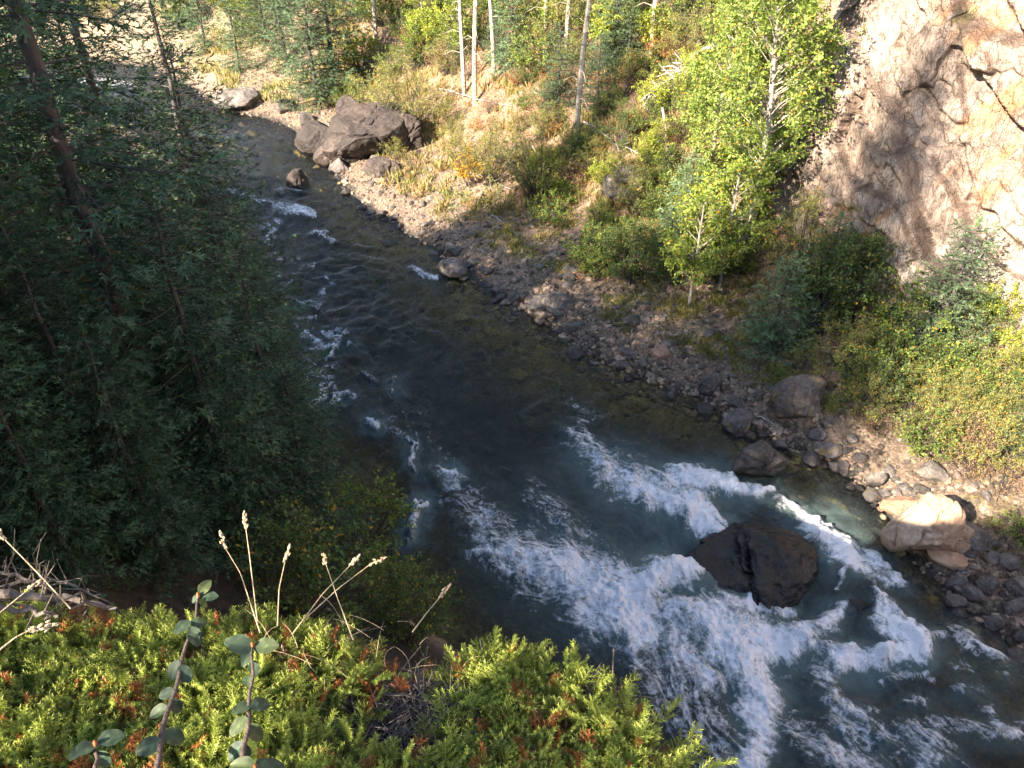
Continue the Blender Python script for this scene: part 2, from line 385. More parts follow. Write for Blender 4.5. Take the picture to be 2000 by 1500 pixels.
st([(495, 603), (505, 608)], [5, 5], [.9, .8]); st([(545, 375), (590, 380)], [4, 4], [.6, .6])
st([(100, 160), (270, 165)], [8, 8], [.6, .6])

_g = np.random.default_rng(17)
for _ in range(46):                                     # little breaking crests down the left half of the river
    y_ = _g.uniform(430, 830); x_ = np.interp(y_, [430, 600, 830], [500, 560, 640]) + abs(_g.normal(0, 60)) ; L_ = _g.uniform(8, 26); a_ = _g.normal(.3, .5); st([(x_, y_), (x_ + L_ * cos(a_), y_ + L_ * sin(a_))], [_g.uniform(3, 6)] * 2, [_g.uniform(.4, .85)] * 2)
for _ in range(30):
    x_, y_ = _g.uniform(1500, 1980), _g.uniform(1290, 1500); L_ = _g.uniform(15, 50); a_ = _g.normal(.5, .6); st([(x_, y_), (x_ + L_ * cos(a_), y_ + L_ * sin(a_))], [_g.uniform(6, 14)] * 2, [_g.uniform(.35, .7)] * 2)
tw = np.concatenate([np.linspace(-75, -48, 40)[:-1], np.linspace(-48, 42, 840), np.linspace(42, 90, 40)[1:]])
ph = np.concatenate([np.linspace(80, 63, 20)[:-1], np.linspace(63, 9, 620), np.linspace(9, 5, 12)[1:]])
TW, PH = np.meshgrid(np.radians(tw), np.radians(ph), indexing='ij')
RW = CAM_H / np.tan(PH); X = RW * np.sin(TW); Y = RW * np.cos(TW)
P2 = np.stack([X, Y], -1); dF = sdist(P2, FBW); dN = -sdist(P2, NBW); ins = np.maximum(dF, dN) < .45
nT, nR = X.shape; ok = ins[:-1, :-1] & ins[1:, :-1] & ins[:-1, 1:] & ins[1:, 1:]
ii, jj = np.nonzero(ok); F = np.stack([ii * nR + jj, (ii + 1) * nR + jj, (ii + 1) * nR + jj + 1, ii * nR + jj + 1], -1)
used, inv = np.unique(F, return_inverse=True); F = inv.reshape(F.shape)
P2 = P2.reshape(-1, 2)[used]; dF = dF.ravel()[used]; dN = dN.ravel()[used]; dw = np.minimum(-dF, -dN)
px, py = topx(np.concatenate([P2, np.zeros((len(P2), 1))], 1))
# warp the strokes so that their edges tear
PP = np.stack([px, py], -1)
wx = fbm(P2 * 1.3, 4, 101) * 32 + fbm(P2 * 5, 3, 103) * 10; wy = fbm(P2 * 1.3 + 9, 4, 102) * 26 + fbm(P2 * 5 + 3, 3, 104) * 8
near = sstep(350, 900, py); qx = px + wx * (.3 + near); qy = py + wy * (.22 + near)
_bx = ((px - 1480) / 118) ** 2 + ((py - 1095) / 62) ** 2
foam = np.zeros(len(P2)); aer = np.zeros(len(P2))
for (x0, y0, x1, y1, w0, w1, s0, s1) in FOAM:
    dx, dy = x1 - x0, y1 - y0; tt = np.clip(((qx - x0) * dx + (qy - y0) * dy) / (dx * dx + dy * dy), 0, 1)
    dd = np.hypot(qx - x0 - tt * dx, qy - y0 - tt * dy); ww = w0 + (w1 - w0) * tt; s = s0 + (s1 - s0) * tt
    far_ = 1 - near; ww = ww * (1.24 + .3 * far_); s = s * (1 - .3 * far_)
    foam = np.maximum(foam, s * (1 - sstep(.1, 1.35, dd / ww))); aer = np.maximum(aer, s * (.35 + .65 * near) * np.exp(-(dd / (ww * 1.25 + 24 * near + 5)) ** 2))
foam = foam * sstep(.55, 1.0, _bx); aer = aer * (.35 + .65 * sstep(.4, 1.2, _bx))
# flow coordinates for stretched ripples
fd = norm(np.array([[.62, -.78]]))[0]
U = P2 @ fd; Wc = P2 @ np.array([fd[1], -fd[0]])
bend = fbm(P2 * .22, 2, 300) * 2.2 + fbm(P2 * .8, 3, 301) * .55
FL = np.stack([U * .55, (Wc + bend) * 1.5], -1)
rough = .25 + 1.05 * sstep(.5, 3, dw) * (.2 + .8 * sstep(-.3, .3, fbm(P2 * .3, 3, 8)))
z = (fbm(FL, 3, 200) * .14 + ridged(FL * 2.3 + bend[:, None], 3, 210) * .07 + fbm(np.stack([U * 2.4, (Wc + bend) * 1.5], -1), 3, 216) * .10 + fbm(P2 * 5, 3, 215) * .035) * rough
def bumpat(cx, cy, sx, sy, h, ang=0.):
    c_ = flat(cx, cy); d_ = P2 - c_; a_, b_ = cos(ang), sin(ang)
    return h * np.exp(-((d_[:, 0] * a_ + d_[:, 1] * b_) / sx) ** 2 - ((d_[:, 1] * a_ - d_[:, 0] * b_) / sy) ** 2)
z = z - bumpat(1480, 1085, 1.3, .9, .12) + bumpat(1640, 1130, 1.1, .6, .26, -.8) + bumpat(1330, 1010, 1.2, .6, .18, -.5)
z = z - bumpat(1350, 1075, .9, .45, .22) - bumpat(1570, 1190, .7, .4, .3) - bumpat(1700, 1330, 1.5, .5, .22) - bumpat(1530, 1330, .6, .9, .16)
z = z + bumpat(1780, 1260, .8, .35, .18, .3) + bumpat(1300, 1130, 1.0, .4, .2, .3) + bumpat(1130, 1130, 1.6, .8, .12, -.6) - bumpat(960, 1180, 1.2, 1., .12)
chop = ridged(P2 * 1.1 + np.stack([wx, wy], -1) * .02, 4, 230) * .40 + fbm(P2 * 4.5, 3, 240) * .09 + np.abs(fbm(P2 * 10, 2, 244)) * .06
z = z - .3 * (1 - sstep(.5, .9, _bx)) + foam * chop + aer * .05 * fbm(P2 * 2.2, 3, 250)
z = np.where(dw < 0, np.minimum(z, -.0), z)
V = np.concatenate([P2, z[:, None]], 1)
depth = np.clip(dw, 0, 20)
att = dict(foam=foam, aer=aer, depth=depth, fu=U, fv=Wc + bend)
m, t, o = M('river_water')
def att_n(k): return N(t, 'ShaderNodeAttribute', _attribute_name=k).outputs['Fac']
fo, ae, de, fu, fv = (att_n(k) for k in ('foam', 'aer', 'depth', 'fu', 'fv'))
tc = objco(t); cb = t.nodes.new('ShaderNodeCombineXYZ'); t.links.new(fu, cb.inputs[0]); t.links.new(math_(t, 'MULTIPLY', fv, 2.6), cb.inputs[1])
fine = noise_n(t, 6.5, 8, tc, 1.6, .68); fine2 = noise_n(t, 21, 6, tc, .6, .7); strk = noise_n(t, 2.2, 8, cb.outputs[0], 1.1, .66)
# lacy foam: torn by stretched and swirling noise, opened by the foam strength, thin lines where it is weak
def sg(x, a): return math_(t, 'MULTIPLY_ADD', x, a, -.5 * a)
big = noise_n(t, 1.1, 5, cb.outputs[0], 1.8, .6); mid = noise_n(t, 3.6, 7, tc, 2.2, .66)
ln1 = math_(t, 'SUBTRACT', 1., math_(t, 'ABSOLUTE', sg(noise_n(t, 2.6, 5, tc, 2.4, .58), 9.)))
ln2 = math_(t, 'SUBTRACT', 1., math_(t, 'ABSOLUTE', sg(noise_n(t, 2.3, 6, cb.outputs[0], 1.9, .6), 10.)))
lin = math_(t, 'MAXIMUM', math_(t, 'MAXIMUM', ln1, ln2), 0.)
k = math_(t, 'MULTIPLY_ADD', fo, 1.75, -.78)
k = math_(t, 'ADD', k, math_(t, 'ADD', sg(big, 2.6), math_(t, 'ADD', sg(mid, 2.2), sg(fine, .6))))
k = math_(t, 'ADD', k, math_(t, 'MULTIPLY', lin, math_(t, 'MULTIPLY_ADD', fo, .25, .22)))
gate = math_(t, 'MINIMUM', math_(t, 'MULTIPLY', math_(t, 'MAXIMUM', fo, math_(t, 'MULTIPLY', ae, .55)), 4.), 1.)
fm = ramp(t, math_(t, 'MULTIPLY', k, gate), [(.02, (0, 0, 0)), (.22, (.16, .16, .16)), (.5, (.45, .45, .45)), (1., (1, 1, 1))])
# specks
vo = N(t, 'ShaderNodeTexVoronoi', Scale=7.); t.links.new(tc, vo.inputs['Vector'])
spk = ramp(t, vo.outputs['Distance'], [(.03, (1, 1, 1)), (.09, (0, 0, 0))])
spk = math_(t, 'MULTIPLY', spk, ramp(t, noise_n(t, .9, 3, tc), [(.5, (0, 0, 0)), (.7, (.5, .5, .5))]))
h = math_(t, 'MULTIPLY_ADD', strk, .9, math_(t, 'MULTIPLY', fine2, .12)); h2 = noise_n(t, 5., 6, cb.outputs[0], .5, .65)
nrm = bump(t, h, 1., .16); nrm = bump(t, h2, 1., .05, nrm); nrm = bump(t, noise_n(t, 11., 6, cb.outputs[0], .8, .7), .9, .02, nrm)
# body: clear near the bank, blue green further out, milky where air is mixed in
dk = ramp(t, math_(t, 'MULTIPLY', de, .16), [(0., (.92, .9, .74)), (.3, (.72, .7, .48)), (.75, (.4, .45, .38)), (1., (.2, .28, .3))])
trn = t.nodes.new('ShaderNodeBsdfTransparent'); t.links.new(dk, trn.inputs[0])
bodc = mixc(t, ramp(t, math_(t, 'MULTIPLY_ADD', fine, .5, math_(t, 'SUBTRACT', ae, .25)), [(.12, (0, 0, 0)), (.85, (1, 1, 1))]), (.026, .031, .031), (.10, .15, .15))
bod = t.nodes.new('ShaderNodeBsdfDiffuse'); t.links.new(bodc, bod.inputs[0])
bf = math_(t, 'MINIMUM', math_(t, 'ADD', ramp(t, math_(t, 'MULTIPLY', de, .16), [(.0, (.0, .0, .0)), (.35, (.12, .12, .12)), (.9, (.8, .8, .8))]), math_(t, 'MULTIPLY', ae, .9)), .97)
mb = t.nodes.new('ShaderNodeMixShader'); t.links.new(bf, mb.inputs[0]); t.links.new(trn.outputs[0], mb.inputs[1]); t.links.new(bod.outputs[0], mb.inputs[2])
gl = N(t, 'ShaderNodeBsdfGlossy', Roughness=.07); t.links.new(nrm, gl.inputs['Normal'])
fr = N(t, 'ShaderNodeFresnel', IOR=1.33)
mg = t.nodes.new('ShaderNodeMixShader'); t.links.new(fr.outputs[0], mg.inputs[0]); t.links.new(mb.outputs[0], mg.inputs[1]); t.links.new(gl.outputs[0], mg.inputs[2])
fp = N(t, 'ShaderNodeBsdfPrincipled', Roughness=.6); fp.inputs['Base Color'].default_value = (.93, .94, .96, 1)
fp.inputs['Subsurface Weight'].default_value = 0.
t.links.new(bump(t, math_(t, 'ADD', mid, math_(t, 'MULTIPLY', fine2, .06)), .7, .18), fp.inputs['Normal'])
mf = t.nodes.new('ShaderNodeMixShader'); t.links.new(math_(t, 'MAXIMUM', fm, spk), mf.inputs[0]); t.links.new(mg.outputs[0], mf.inputs[1]); t.links.new(fp.outputs[0], mf.inputs[2])
t.links.new(mf.outputs[0], o.inputs[0])
tag(obj('river', mesh_np('river', V, F, None, True, att, m)), kind='structure')

# ------------------------------------------------------------------ cliff
def resample(poly, n):
    seg = np.linalg.norm(np.diff(poly, axis=0), axis=1); s = np.concatenate([[0], np.cumsum(seg)]); q = np.linspace(0, s[-1], n)
    return np.stack([np.interp(q, s, poly[:, k]) for k in range(poly.shape[1])], -1), q
_, cs = resample(CLIFF, 100); cs = np.concatenate([np.linspace(0, 18, 50)[:-1], np.linspace(18, 35, 420), np.linspace(35, cs[-1], 40)[1:]])
_sg = np.concatenate([[0], np.cumsum(np.linalg.norm(np.diff(CLIFF, axis=0), axis=1))]); cb_ = np.stack([np.interp(cs, _sg, CLIFF[:, k]) for k in (0, 1)], -1)
for _ in range(3): cb_[1:-1] = (cb_[:-2] + cb_[1:-1] * 2 + cb_[2:]) / 4
tn = norm(np.gradient(cb_, axis=0)); nr = np.stack([-tn[:, 1], tn[:, 0]], -1)      # outward: towards the river
if (nr[200] @ np.array([-1, -1])) < 0: nr = -nr
hz = np.concatenate([np.linspace(-1.5, 13, 250), np.linspace(13, 24, 30)[1:]])
SS, HH = np.meshgrid(cs, hz, indexing='ij')
Bx = cb_[:, 0][:, None] - nr[:, 0][:, None] * HH * .2; By = cb_[:, 1][:, None] - nr[:, 1][:, None] * HH * .2
# beds dip: strata run up to the right in the view
A = SS * .85 + HH * .52; B = -SS * .52 + HH * .85
Q = np.stack([A * .35, B * 1.0], -1)
plate = np.round(fbm(np.stack([A * .9, B * .16], -1), 3, 400) * 7) / 7
q1 = np.stack([A * 1.6 + .4 * noise(np.stack([A, B], -1), 5), B * .45], -1)
fr_ = ridged(q1, 4, 410); blk = np.round(fbm(np.stack([A * 2.4, B * .6], -1), 2, 420) * 4) / 4
wA = A + .12 * fbm(np.stack([A, B], -1) * .8, 3, 7); wB = B + .07 * fbm(np.stack([A, B], -1) * 1.1, 3, 8)
def blocks(fa, fb, amp, tilt, sd):
    r1, r2, r3, ox, oy = cells(np.stack([wA * fa, wB * fb], -1), sd); return r1 * amp + (r2 * ox + r3 * oy) * tilt
crk = np.zeros_like(A)
disp = blocks(.16, .34, .5, .4, 1) + blocks(.42, 1.0, .24, .26, 2) + blocks(1.0, 2.4, .10, .12, 3)
disp = disp + blocks(2.2, 4.2, .035, .06, 4)
for _ in range(1):
    disp[1:-1] = (disp[:-2] + 2 * disp[1:-1] + disp[2:]) / 4; disp[:, 1:-1] = (disp[:, :-2] + 2 * disp[:, 1:-1] + disp[:, 2:]) / 4
edge_ = np.zeros_like(disp); edge_[1:-1, 1:-1] = np.abs(disp[2:, 1:-1] - disp[:-2, 1:-1]) + np.abs(disp[1:-1, 2:] - disp[1:-1, :-2])
disp = disp + fbm(np.stack([wA * 2.2, wB * 9], -1), 3, 441) * .05 + fbm(np.stack([SS, HH], -1) * .22, 2, 430) * .6 + fbm(np.stack([SS, HH], -1) * 5, 3, 440) * .03
VX = Bx + nr[:, 0][:, None] * disp; VY = By + nr[:, 1][:, None] * disp
bz = height(cb_[:, 0], cb_[:, 1], False)
V = np.stack([VX, VY, HH + bz[:, None] * 1.0 + fbm(np.stack([SS, HH], -1) * 1.5, 2, 450) * .15], -1)
nS, nH = SS.shape; i = np.arange(nS - 1)[:, None]; j = np.arange(nH - 1)[None]
F = np.stack([i * nH + j, i * nH + j + 1, (i + 1) * nH + j + 1, (i + 1) * nH + j], -1).reshape(-1, 4)
F = F[:, ::-1]
AB = np.stack([A.ravel(), B.ravel()], -1)
c = np.tile([.58, .50, .42], (AB.shape[0], 1)) * (1 + .25 * fbm(AB * [2.2, .5], 4, 460)[:, None])
c = mixa(c, [.32, .235, .19], sstep(-.05, .25, fbm(AB * [.5, .25] + 3, 3, 470)) * .75)
c = mixa(c, [.48, .24, .1], sstep(.18, .42, fbm(AB * [1.3, .5] + 8, 4, 480)) * .8)
c = mixa(c, [.15, .10, .07], np.clip(sstep(.07, .22, edge_.ravel()) * .6 + sstep(.35, .75, fr_.ravel()) * .3, 0, 1))
c = mixa(c, [.30, .27, .07], sstep(.42, .6, fbm(AB * .9 + 20, 4, 490)) * .8)
corner = sstep(31.8, 33.2, SS.ravel()); c = mixa(c, [.12, .07, .035], corner * .75)  # side face past the corner browned, painting in its shade
m, t, o = M('cliff_rock'); a = N(t, 'ShaderNodeAttribute', _attribute_name='col'); tc = objco(t)
mp = N(t, 'ShaderNodeMapping'); mp.inputs['Rotation'].default_value = (radians(0), radians(28), radians(40)); mp.inputs['Scale'].default_value = (2.2, 2.2, .5); t.links.new(tc, mp.inputs[0])
na = noise_n(t, 2.4, 8, mp.outputs[0], .4, .68); nb = noise_n(t, 14, 6, tc, .2, .7)
cc = mixc(t, 1., a.outputs[0], ramp(t, na, [(.3, (.55, .52, .5)), (.5, (1, 1, 1)), (.7, (1.25, 1.22, 1.2))]), 'MULTIPLY')
cc = mixc(t, 1., cc, ramp(t, nb, [(.3, (.75, .73, .72)), (.7, (1.2, 1.2, 1.2))]), 'MULTIPLY')
p = N(t, 'ShaderNodeBsdfPrincipled', Roughness=.85); t.links.new(cc, p.inputs['Base Color'])
b = bump(t, na, 1., .14); b = bump(t, nb, .9, .04, b)
for sc_, di_ in ((1.3, .10), (4.5, .03)):
    ve = N(t, 'ShaderNodeTexVoronoi', _feature='DISTANCE_TO_EDGE', Scale=sc_); wv_ = N(t, 'ShaderNodeVectorMath', _operation='ADD'); nz_ = N(t, 'ShaderNodeTexNoise', Scale=1.7, Detail=4.); t.links.new(mp.outputs[0], nz_.inputs['Vector'])
    t.links.new(mp.outputs[0], wv_.inputs[0]); t.links.new(nz_.outputs['Color'], wv_.inputs[1]); t.links.new(wv_.outputs[0], ve.inputs['Vector'])
    b = bump(t, ramp(t, ve.outputs['Distance'], [(0., (0, 0, 0)), (.07, (1, 1, 1))]), .8, di_, b)
t.links.new(b, p.inputs['Normal']); t.links.new(p.outputs[0], o.inputs[0])
MAT_CLIFF = m
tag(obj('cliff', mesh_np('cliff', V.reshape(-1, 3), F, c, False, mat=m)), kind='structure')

# ------------------------------------------------------------------ rocks
_ico = {}
def ico(n):
    if n in _ico: return _ico[n]
    import bmesh
    bm = bmesh.new(); bmesh.ops.create_icosphere(bm, subdivisions=n, radius=1); bm.verts.ensure_lookup_table()
    V = np.array([v.co[:] for v in bm.verts]); F = np.array([[v.index for v in f.verts] for f in bm.faces]); bm.free()
    _ico[n] = (V, F); return V, F
def rock_mesh(name, seed, sub=4, dims=(1, 1, 1), cuts=9, mat=None, rough=.05, deep=.72):
    g = np.random.default_rng(seed); V, F = ico(sub); V = V.copy()
    for _ in range(cuts):
        n = norm(g.normal(size=(1, 3)))[0]; d = g.uniform(deep * .75, deep * 1.15); s = V @ n - d
        V = V - np.maximum(s, 0)[:, None] * n * .97
    V = V * np.array(dims)
    L = float(np.mean(dims)); k = 1.3 / L
    nn = norm(V); V = V + nn * (fbm(V * k, 4, seed) * rough * 2.2 * L + ridged(V * k * 3, 3, seed + 9) * rough * .5 * L)[:, None]
    if sub >= 4:
        for q in range(3 if sub > 4 else 2):     # cracks along joint planes
            n = norm(g.normal(size=(1, 3)))[0]; dd = V @ n / L - g.uniform(-.4, .4) + fbm(V * k * 1.5, 3, seed + q) * .22
            V = V - nn * (np.exp(-(dd / .035) ** 2) * .09 * L + (dd > 0) * .035 * L)[:, None]
    return mesh_np(name, V, F, smooth=False, mat=mat)
def boulder(px, py, wpx, hpx, label, name='boulder', cat='boulder', mat=None, seed=1, dpx=None, rz=0., tilt=0., z=None, cuts=9, sub=4, sink=.3, group=None, deep=.72, rough=.075):
    """px,py = centre of the rock in the reference view, width and height of its outline there"""
    P = hit(px, py + hpx * .35)
    if z is not None: q = flat(px, py + hpx * .2, z); P = np.array([q[0], q[1], z])
    s = ppm(P); wx = wpx / s / 2 * 1.12; hy = hpx / s / 2 * 1.12
    o = obj(name, rock_mesh(name, seed, sub, (wx, (dpx or wpx * .8) / s / 2, hy * 1.05), cuts, mat or MAT_ROCK, rough, deep))
    o.location = (P[0], P[1], P[2] + hy * (1 - 2 * sink) * .8); o.rotation_euler = (0, tilt, rz)
    return tag(o, label, cat, group)
B_ = boulder
B_(1792, 1030, 135, 128, 'big tan boulder in full sun at the water edge, split by a dark crack', mat=MAT_TAN, seed=21, sub=6, cuts=8, z=.35, sink=.2, deep=.8)
B_(1872, 1045, 60, 66, 'cracked tan slab leaning against the right side of the sunlit boulder', name='rock_slab', cat='rock', mat=MAT_TAN, seed=22, sub=5, rz=.4)
B_(1770, 985, 90, 40, 'rust brown rock tucked behind the top of the sunlit boulder', name='rock', cat='rock', mat=MAT_RUST, seed=23)
B_(1860, 1075, 90, 30, 'low brown ledge rock under the lower side of the sunlit boulder', name='rock', cat='rock', mat=MAT_TAN, seed=24)
B_(1480, 890, 112, 95, 'angular dark grey boulder standing in the water above the first white rapid', seed=31, sub=5, cuts=7, z=.35, deep=.7)
B_(1438, 820, 60, 85, 'narrow grey rock with a rusty patch behind the angular boulder', name='rock', cat='rock', mat=MAT_ROCKL, seed=32)
B_(1558, 768, 108, 92, 'large square dark block of rock on the bank under the shrubs', name='rock_block', cat='boulder', mat=MAT_DARKB, seed=34, sub=5, cuts=6, deep=.66, sink=.2)
B_(1385, 745, 42, 55, 'smooth grey oblong rock leaning at the water edge below a sun patch', name='rock', cat='rock', seed=34, tilt=.4)
B_(1615, 878, 54, 32, 'pale speckled flat rock in the shallow inlet', name='rock', cat='rock', mat=MAT_ROCKL, seed=35, z=.12)
B_(1590, 848, 50, 26, 'dark wedge shaped rock just behind the pale speckled rock', name='rock', cat='rock', seed=36, z=.12)
B_(1705, 935, 36, 48, 'long grey rock pointing into the inlet beside a fallen stick', name='rock', cat='rock', seed=37, tilt=.5, z=.1)
B_(1478, 1082, 270, 112, 'dark wet boulder under a sheet of water in the middle of the rapids', mat=MAT_WET, seed=41, sub=6, cuts=9, z=-.16, sink=.56, deep=.85, rough=.13, dpx=210)
B_(1440, 1050, 120, 50, 'low black wet rock on the upstream side of the boulder in the rapids', name='rock', cat='rock', mat=MAT_WET, seed=43, sub=5, z=-.25, sink=.5)
B_(1590, 1130, 90, 60, 'black wet shoulder rock on the right side of the boulder in the rapids', name='rock', cat='rock', mat=MAT_WET, seed=44, sub=5, z=-.25, sink=.5)
B_(1665, 1185, 90, 60, 'smaller wet brown rock between two tongues of white water', mat=MAT_WET, seed=42, sub=5, z=-.2, sink=.5)
B_(885, 525, 62, 36, 'pale topped grey boulder in the water at the point of the gravel bank', mat=MAT_ROCKL, seed=51, z=.1)
B_(882, 490, 40, 30, 'round dark boulder just upstream of the pale topped one', seed=52, z=.1)
B_(918, 512, 28, 22, 'small brown rock between the pale topped boulder and the gravel', name='rock', cat='rock', seed=53)
B_(1075, 590, 85, 62, 'broad grey outcrop of broken rock sloping into the river', name='outcrop', cat='rock outcrop', seed=54, sub=5)
B_(1008, 580, 34, 26, 'pale angular rock at the waterline left of the broad outcrop', name='rock', cat='rock', mat=MAT_ROCKL, seed=55)
B_(974, 566, 30, 28, 'dark round rock at the waterline, first left of the pale angular rock', name='rock', cat='rock', seed=56)
B_(1218, 708, 36, 26, 'bluish grey rounded rock half in the water', name='rock', cat='rock', seed=57)
B_(1160, 688, 16, 20, 'little upright blue grey rock in the water', name='rock', cat='rock', seed=58)
B_(1290, 682, 40, 28, 'reddish brown rounded rock on the middle of the gravel bank', name='rock', cat='rock', mat=MAT_RUST, seed=59)
B_(625, 270, 95, 62, 'grey ledge boulder jutting into the calm pool', mat=MAT_DARK, seed=61, sub=5, cuts=6, z=.5)
B_(720, 262, 175, 120, 'huge dark overhanging rock above the gravel with a black hollow under it', name='overhanging_rock', mat=MAT_DARK, seed=62, sub=6, cuts=7, deep=.68, rz=.5, tilt=-.3, sink=.2)
B_(795, 255, 90, 85, 'brown shoulder of rock under the grey willow', name='rock', cat='rock', mat=MAT_DARK, seed=63, sub=5, rz=.4)
B_(665, 322, 45, 32, 'round black rock at the foot of the overhanging rock', seed=64)
B_(690, 205, 60, 50, 'dark angular block leaning on top of the overhanging rock', name='rock', cat='rock', mat=MAT_DARK, seed=91, sub=5)
B_(650, 300, 70, 50, 'dark jagged block between the ledge boulder and the overhanging rock', name='rock', cat='rock', mat=MAT_DARK, seed=92, sub=5, rz=.8)
B_(755, 320, 80, 40, 'dark flat block below the overhang beside the gravel', name='rock', cat='rock', mat=MAT_DARK, seed=93, sub=5)
B_(580, 355, 46, 50, 'rough dark rock splashed by water in midstream', seed=65, z=-.05, mat=MAT_DARK)
B_(470, 190, 110, 36, 'grey broken outcrop at the river bend', name='outcrop', cat='rock outcrop', seed=66, sub=5)
B_(560, 205, 50, 26, 'brown rock at the upstream sand patch', name='rock', cat='rock', mat=MAT_ROCKL, seed=67)
B_(600, 230, 40, 26, 'dark rock between the sand patch and the grey ledge boulder', name='rock', cat='rock', seed=68)
B_(610, 835, 40, 36, 'dark rock by the left bank where the water breaks white', seed=69, z=-.05)
B_(1870, 735, 50, 60, 'orange brown slab standing on edge in the rubble below the cliff', name='rock_slab', cat='rock', mat=MAT_RUST, seed=71, tilt=.6, sink=.1, cuts=6)
B_(1825, 725, 34, 44, 'tan wedge of rock left of the orange slab', name='rock', cat='rock', mat=MAT_TAN, seed=72, sink=.1)
B_(1940, 1215, 36, 34, 'grey cube shaped rock lying in the shallows at the right', name='rock', cat='rock', seed=73, z=.05, cuts=5)
B_(1862, 1170, 42, 22, 'pale flat rock at the waterline under the curved stick', name='rock', cat='rock', mat=MAT_ROCKL, seed=74, z=.1)
B_(1865, 1128, 42, 44, 'grey egg shaped rock right of the sunlit boulder', name='rock', cat='rock', seed=75)
B_(1975, 1180, 38, 40, 'brown grey rock leaning at the right edge of the shallows', name='rock', cat='rock', seed=76)
B_(1985, 1130, 60, 60, 'large rounded brown rock cut by the right edge of the view', seed=77)
B_(1930, 1130, 40, 34, 'grey slanted rock between the egg shaped rock and the brown one', name='rock', cat='rock', seed=78)
B_(1945, 1085, 36, 28, 'pale round rock on the bank right of the tan slab', name='rock', cat='rock', mat=MAT_ROCKL, seed=79)

# loose stones one can pick apart along the waterline
stone_me = [rock_mesh('stone', 500 + k, 2, (1, g[0], g[1]), 7, MAT_ROCK if k % 3 else MAT_ROCKL, .05) for k, g in enumerate([(.8, .6), (.9, .5), (.7, .45), (.6, .6), (.85, .7), (.75, .4), (.9, .8), (.65, .5)])]
CAM3 = np.array([0, 0, CAM_H])
HEROS = [(o.location.copy(), o['label']) for o in list(COL.objects) if o.get('category') in ('boulder', 'rock', 'rock outcrop') and len(o['label'].split()) < 30]
def along(lo, hi, n, dmin, dmax, g):
    seg, q = resample(FBW, 2000); out = []
    xs, ys = topx(np.concatenate([seg, np.zeros((2000, 1))], 1))
    ks = np.nonzero((xs > lo) & (xs < hi) & (ys > 150) & (ys < 1500))[0]
    while len(out) < n:
        k = g.choice(ks); tng = norm((seg[min(k + 1, 1999)] - seg[k - 1])[None])[0]; nrl = np.array([-tng[1], tng[0]])
        if not np.isfinite(nrl).all(): continue
        d = dmin + (dmax - dmin) * g.random() ** 1.6; p_ = seg[k] + nrl * d
        out.append((p_[0], p_[1], d))
    return out
g = np.random.default_rng(3)
ST_LAB = [(600, 1000, 'grey stone lying along the upstream edge of the gravel bank', 'stones on the upstream edge of the gravel bank', 85),
          (1000, 1420, 'grey stone among the rubble at the middle of the river bank', 'stones along the middle of the river bank', 95),
          (1420, 1740, 'grey stone in the rubble round the shallow inlet', 'stones round the shallow inlet', 65),
          (1800, 2060, 'dark stone in the shallows right of the sunlit boulder', 'stones in the shallows at the right', 50)]
for lo, hi, lab, grp, n in ST_LAB:
    for x, y, d in along(lo, hi, n, -.35, 2.6, g):
        sc = float(np.clip(g.lognormal(-1.85, .42), .09, .42)) * (1 if d > 0 else 1.15)
        o = obj('stone', stone_me[g.integers(8)], None, (x, y, float(hq(x, y)[0]) + sc * .22), (g.uniform(-.4, .4), g.uniform(-.4, .4), g.uniform(0, 6.28)), sc)
        hx, hl = min(HEROS, key=lambda h_: (h_[0].x - x) ** 2 + (h_[0].y - y) ** 2); dxy = (hx.x - x, hx.y - y)
        big = 'larger' if sc > .22 else 'middling' if sc > .15 else 'small'; shade_ = 'at the waterline' if d < .3 else 'on the gravel' if d < 1.3 else 'well up the bank'
        hl = ' '.join(hl.split()[:5]); hl = hl[:-1] if hl.endswith(',') else hl
        tag(o, big + ' stone ' + shade_ + (' upstream of the ' if dxy[0] > 0 else ' downstream of the ') + hl, 'stone', grp)
RUB = [rock_mesh('stone', 700 + k, 2, (1, .8, .45), 7, MAT_RUST if k % 2 else MAT_TAN, .06) for k in range(4)]
for k in range(60):
    px, py = g.normal(1880, 60), g.normal(730, 42); P = hit(px, py); sc = float(np.clip(g.lognormal(-1.7, .4), .1, .4))
    o = obj('stone', RUB[k % 4], None, P + [0, 0, sc * .25], (g.uniform(-.6, .6), g.uniform(-.6, .6), g.uniform(0, 6.28)), sc)
    tag(o, ('orange brown' if k % 2 else 'tan') + ' stone in the rubble below the cliff, ' + ('left of' if px < 1850 else 'round' if px < 1890 else 'right of') + (' the upright orange slab' if py < 740 else ' and below the orange slab'), 'stone', 'stones of the rubble below the cliff')
# gravel too small to pick apart: one object
tv, tf = ico(1); tmpl = []
for k in range(5):
    v = tv * np.array([1, g.uniform(.6, .9), g.uniform(.35, .65)]) + g.normal(0, .13, tv.shape); tmpl.append(v)
acc = Acc()
for lo, hi, n in ((380, 1000, 4600), (1000, 1420, 4200), (1420, 1740, 2300), (1740, 2100, 1700)):
    L = np.array(along(lo, hi, n, -.7, 5.2, g)); L[:, 2] = height(L[:, 0], L[:, 1]) + .01
    sc = np.clip(g.lognormal(-2.75, .45, n), .03, .2)
    D = np.concatenate([g.normal(size=(n, 2)), g.normal(0, .25, (n, 1))], 1); MM = frames(D, g, g.uniform(-.5, .5, n))
    for k in range(5):
        s_ = slice(k, None, 5); V_, F_ = scatter(tmpl[k], tf, MM[s_], L[s_], sc[s_])
        acc.add(V_, F_, np.repeat(np.array([.19, .15, .115]) * g.uniform(.3, 2.0, (len(L[s_]), 1)) * (1 + g.normal(0, .04, (len(L[s_]), 3))), len(tv), 0))
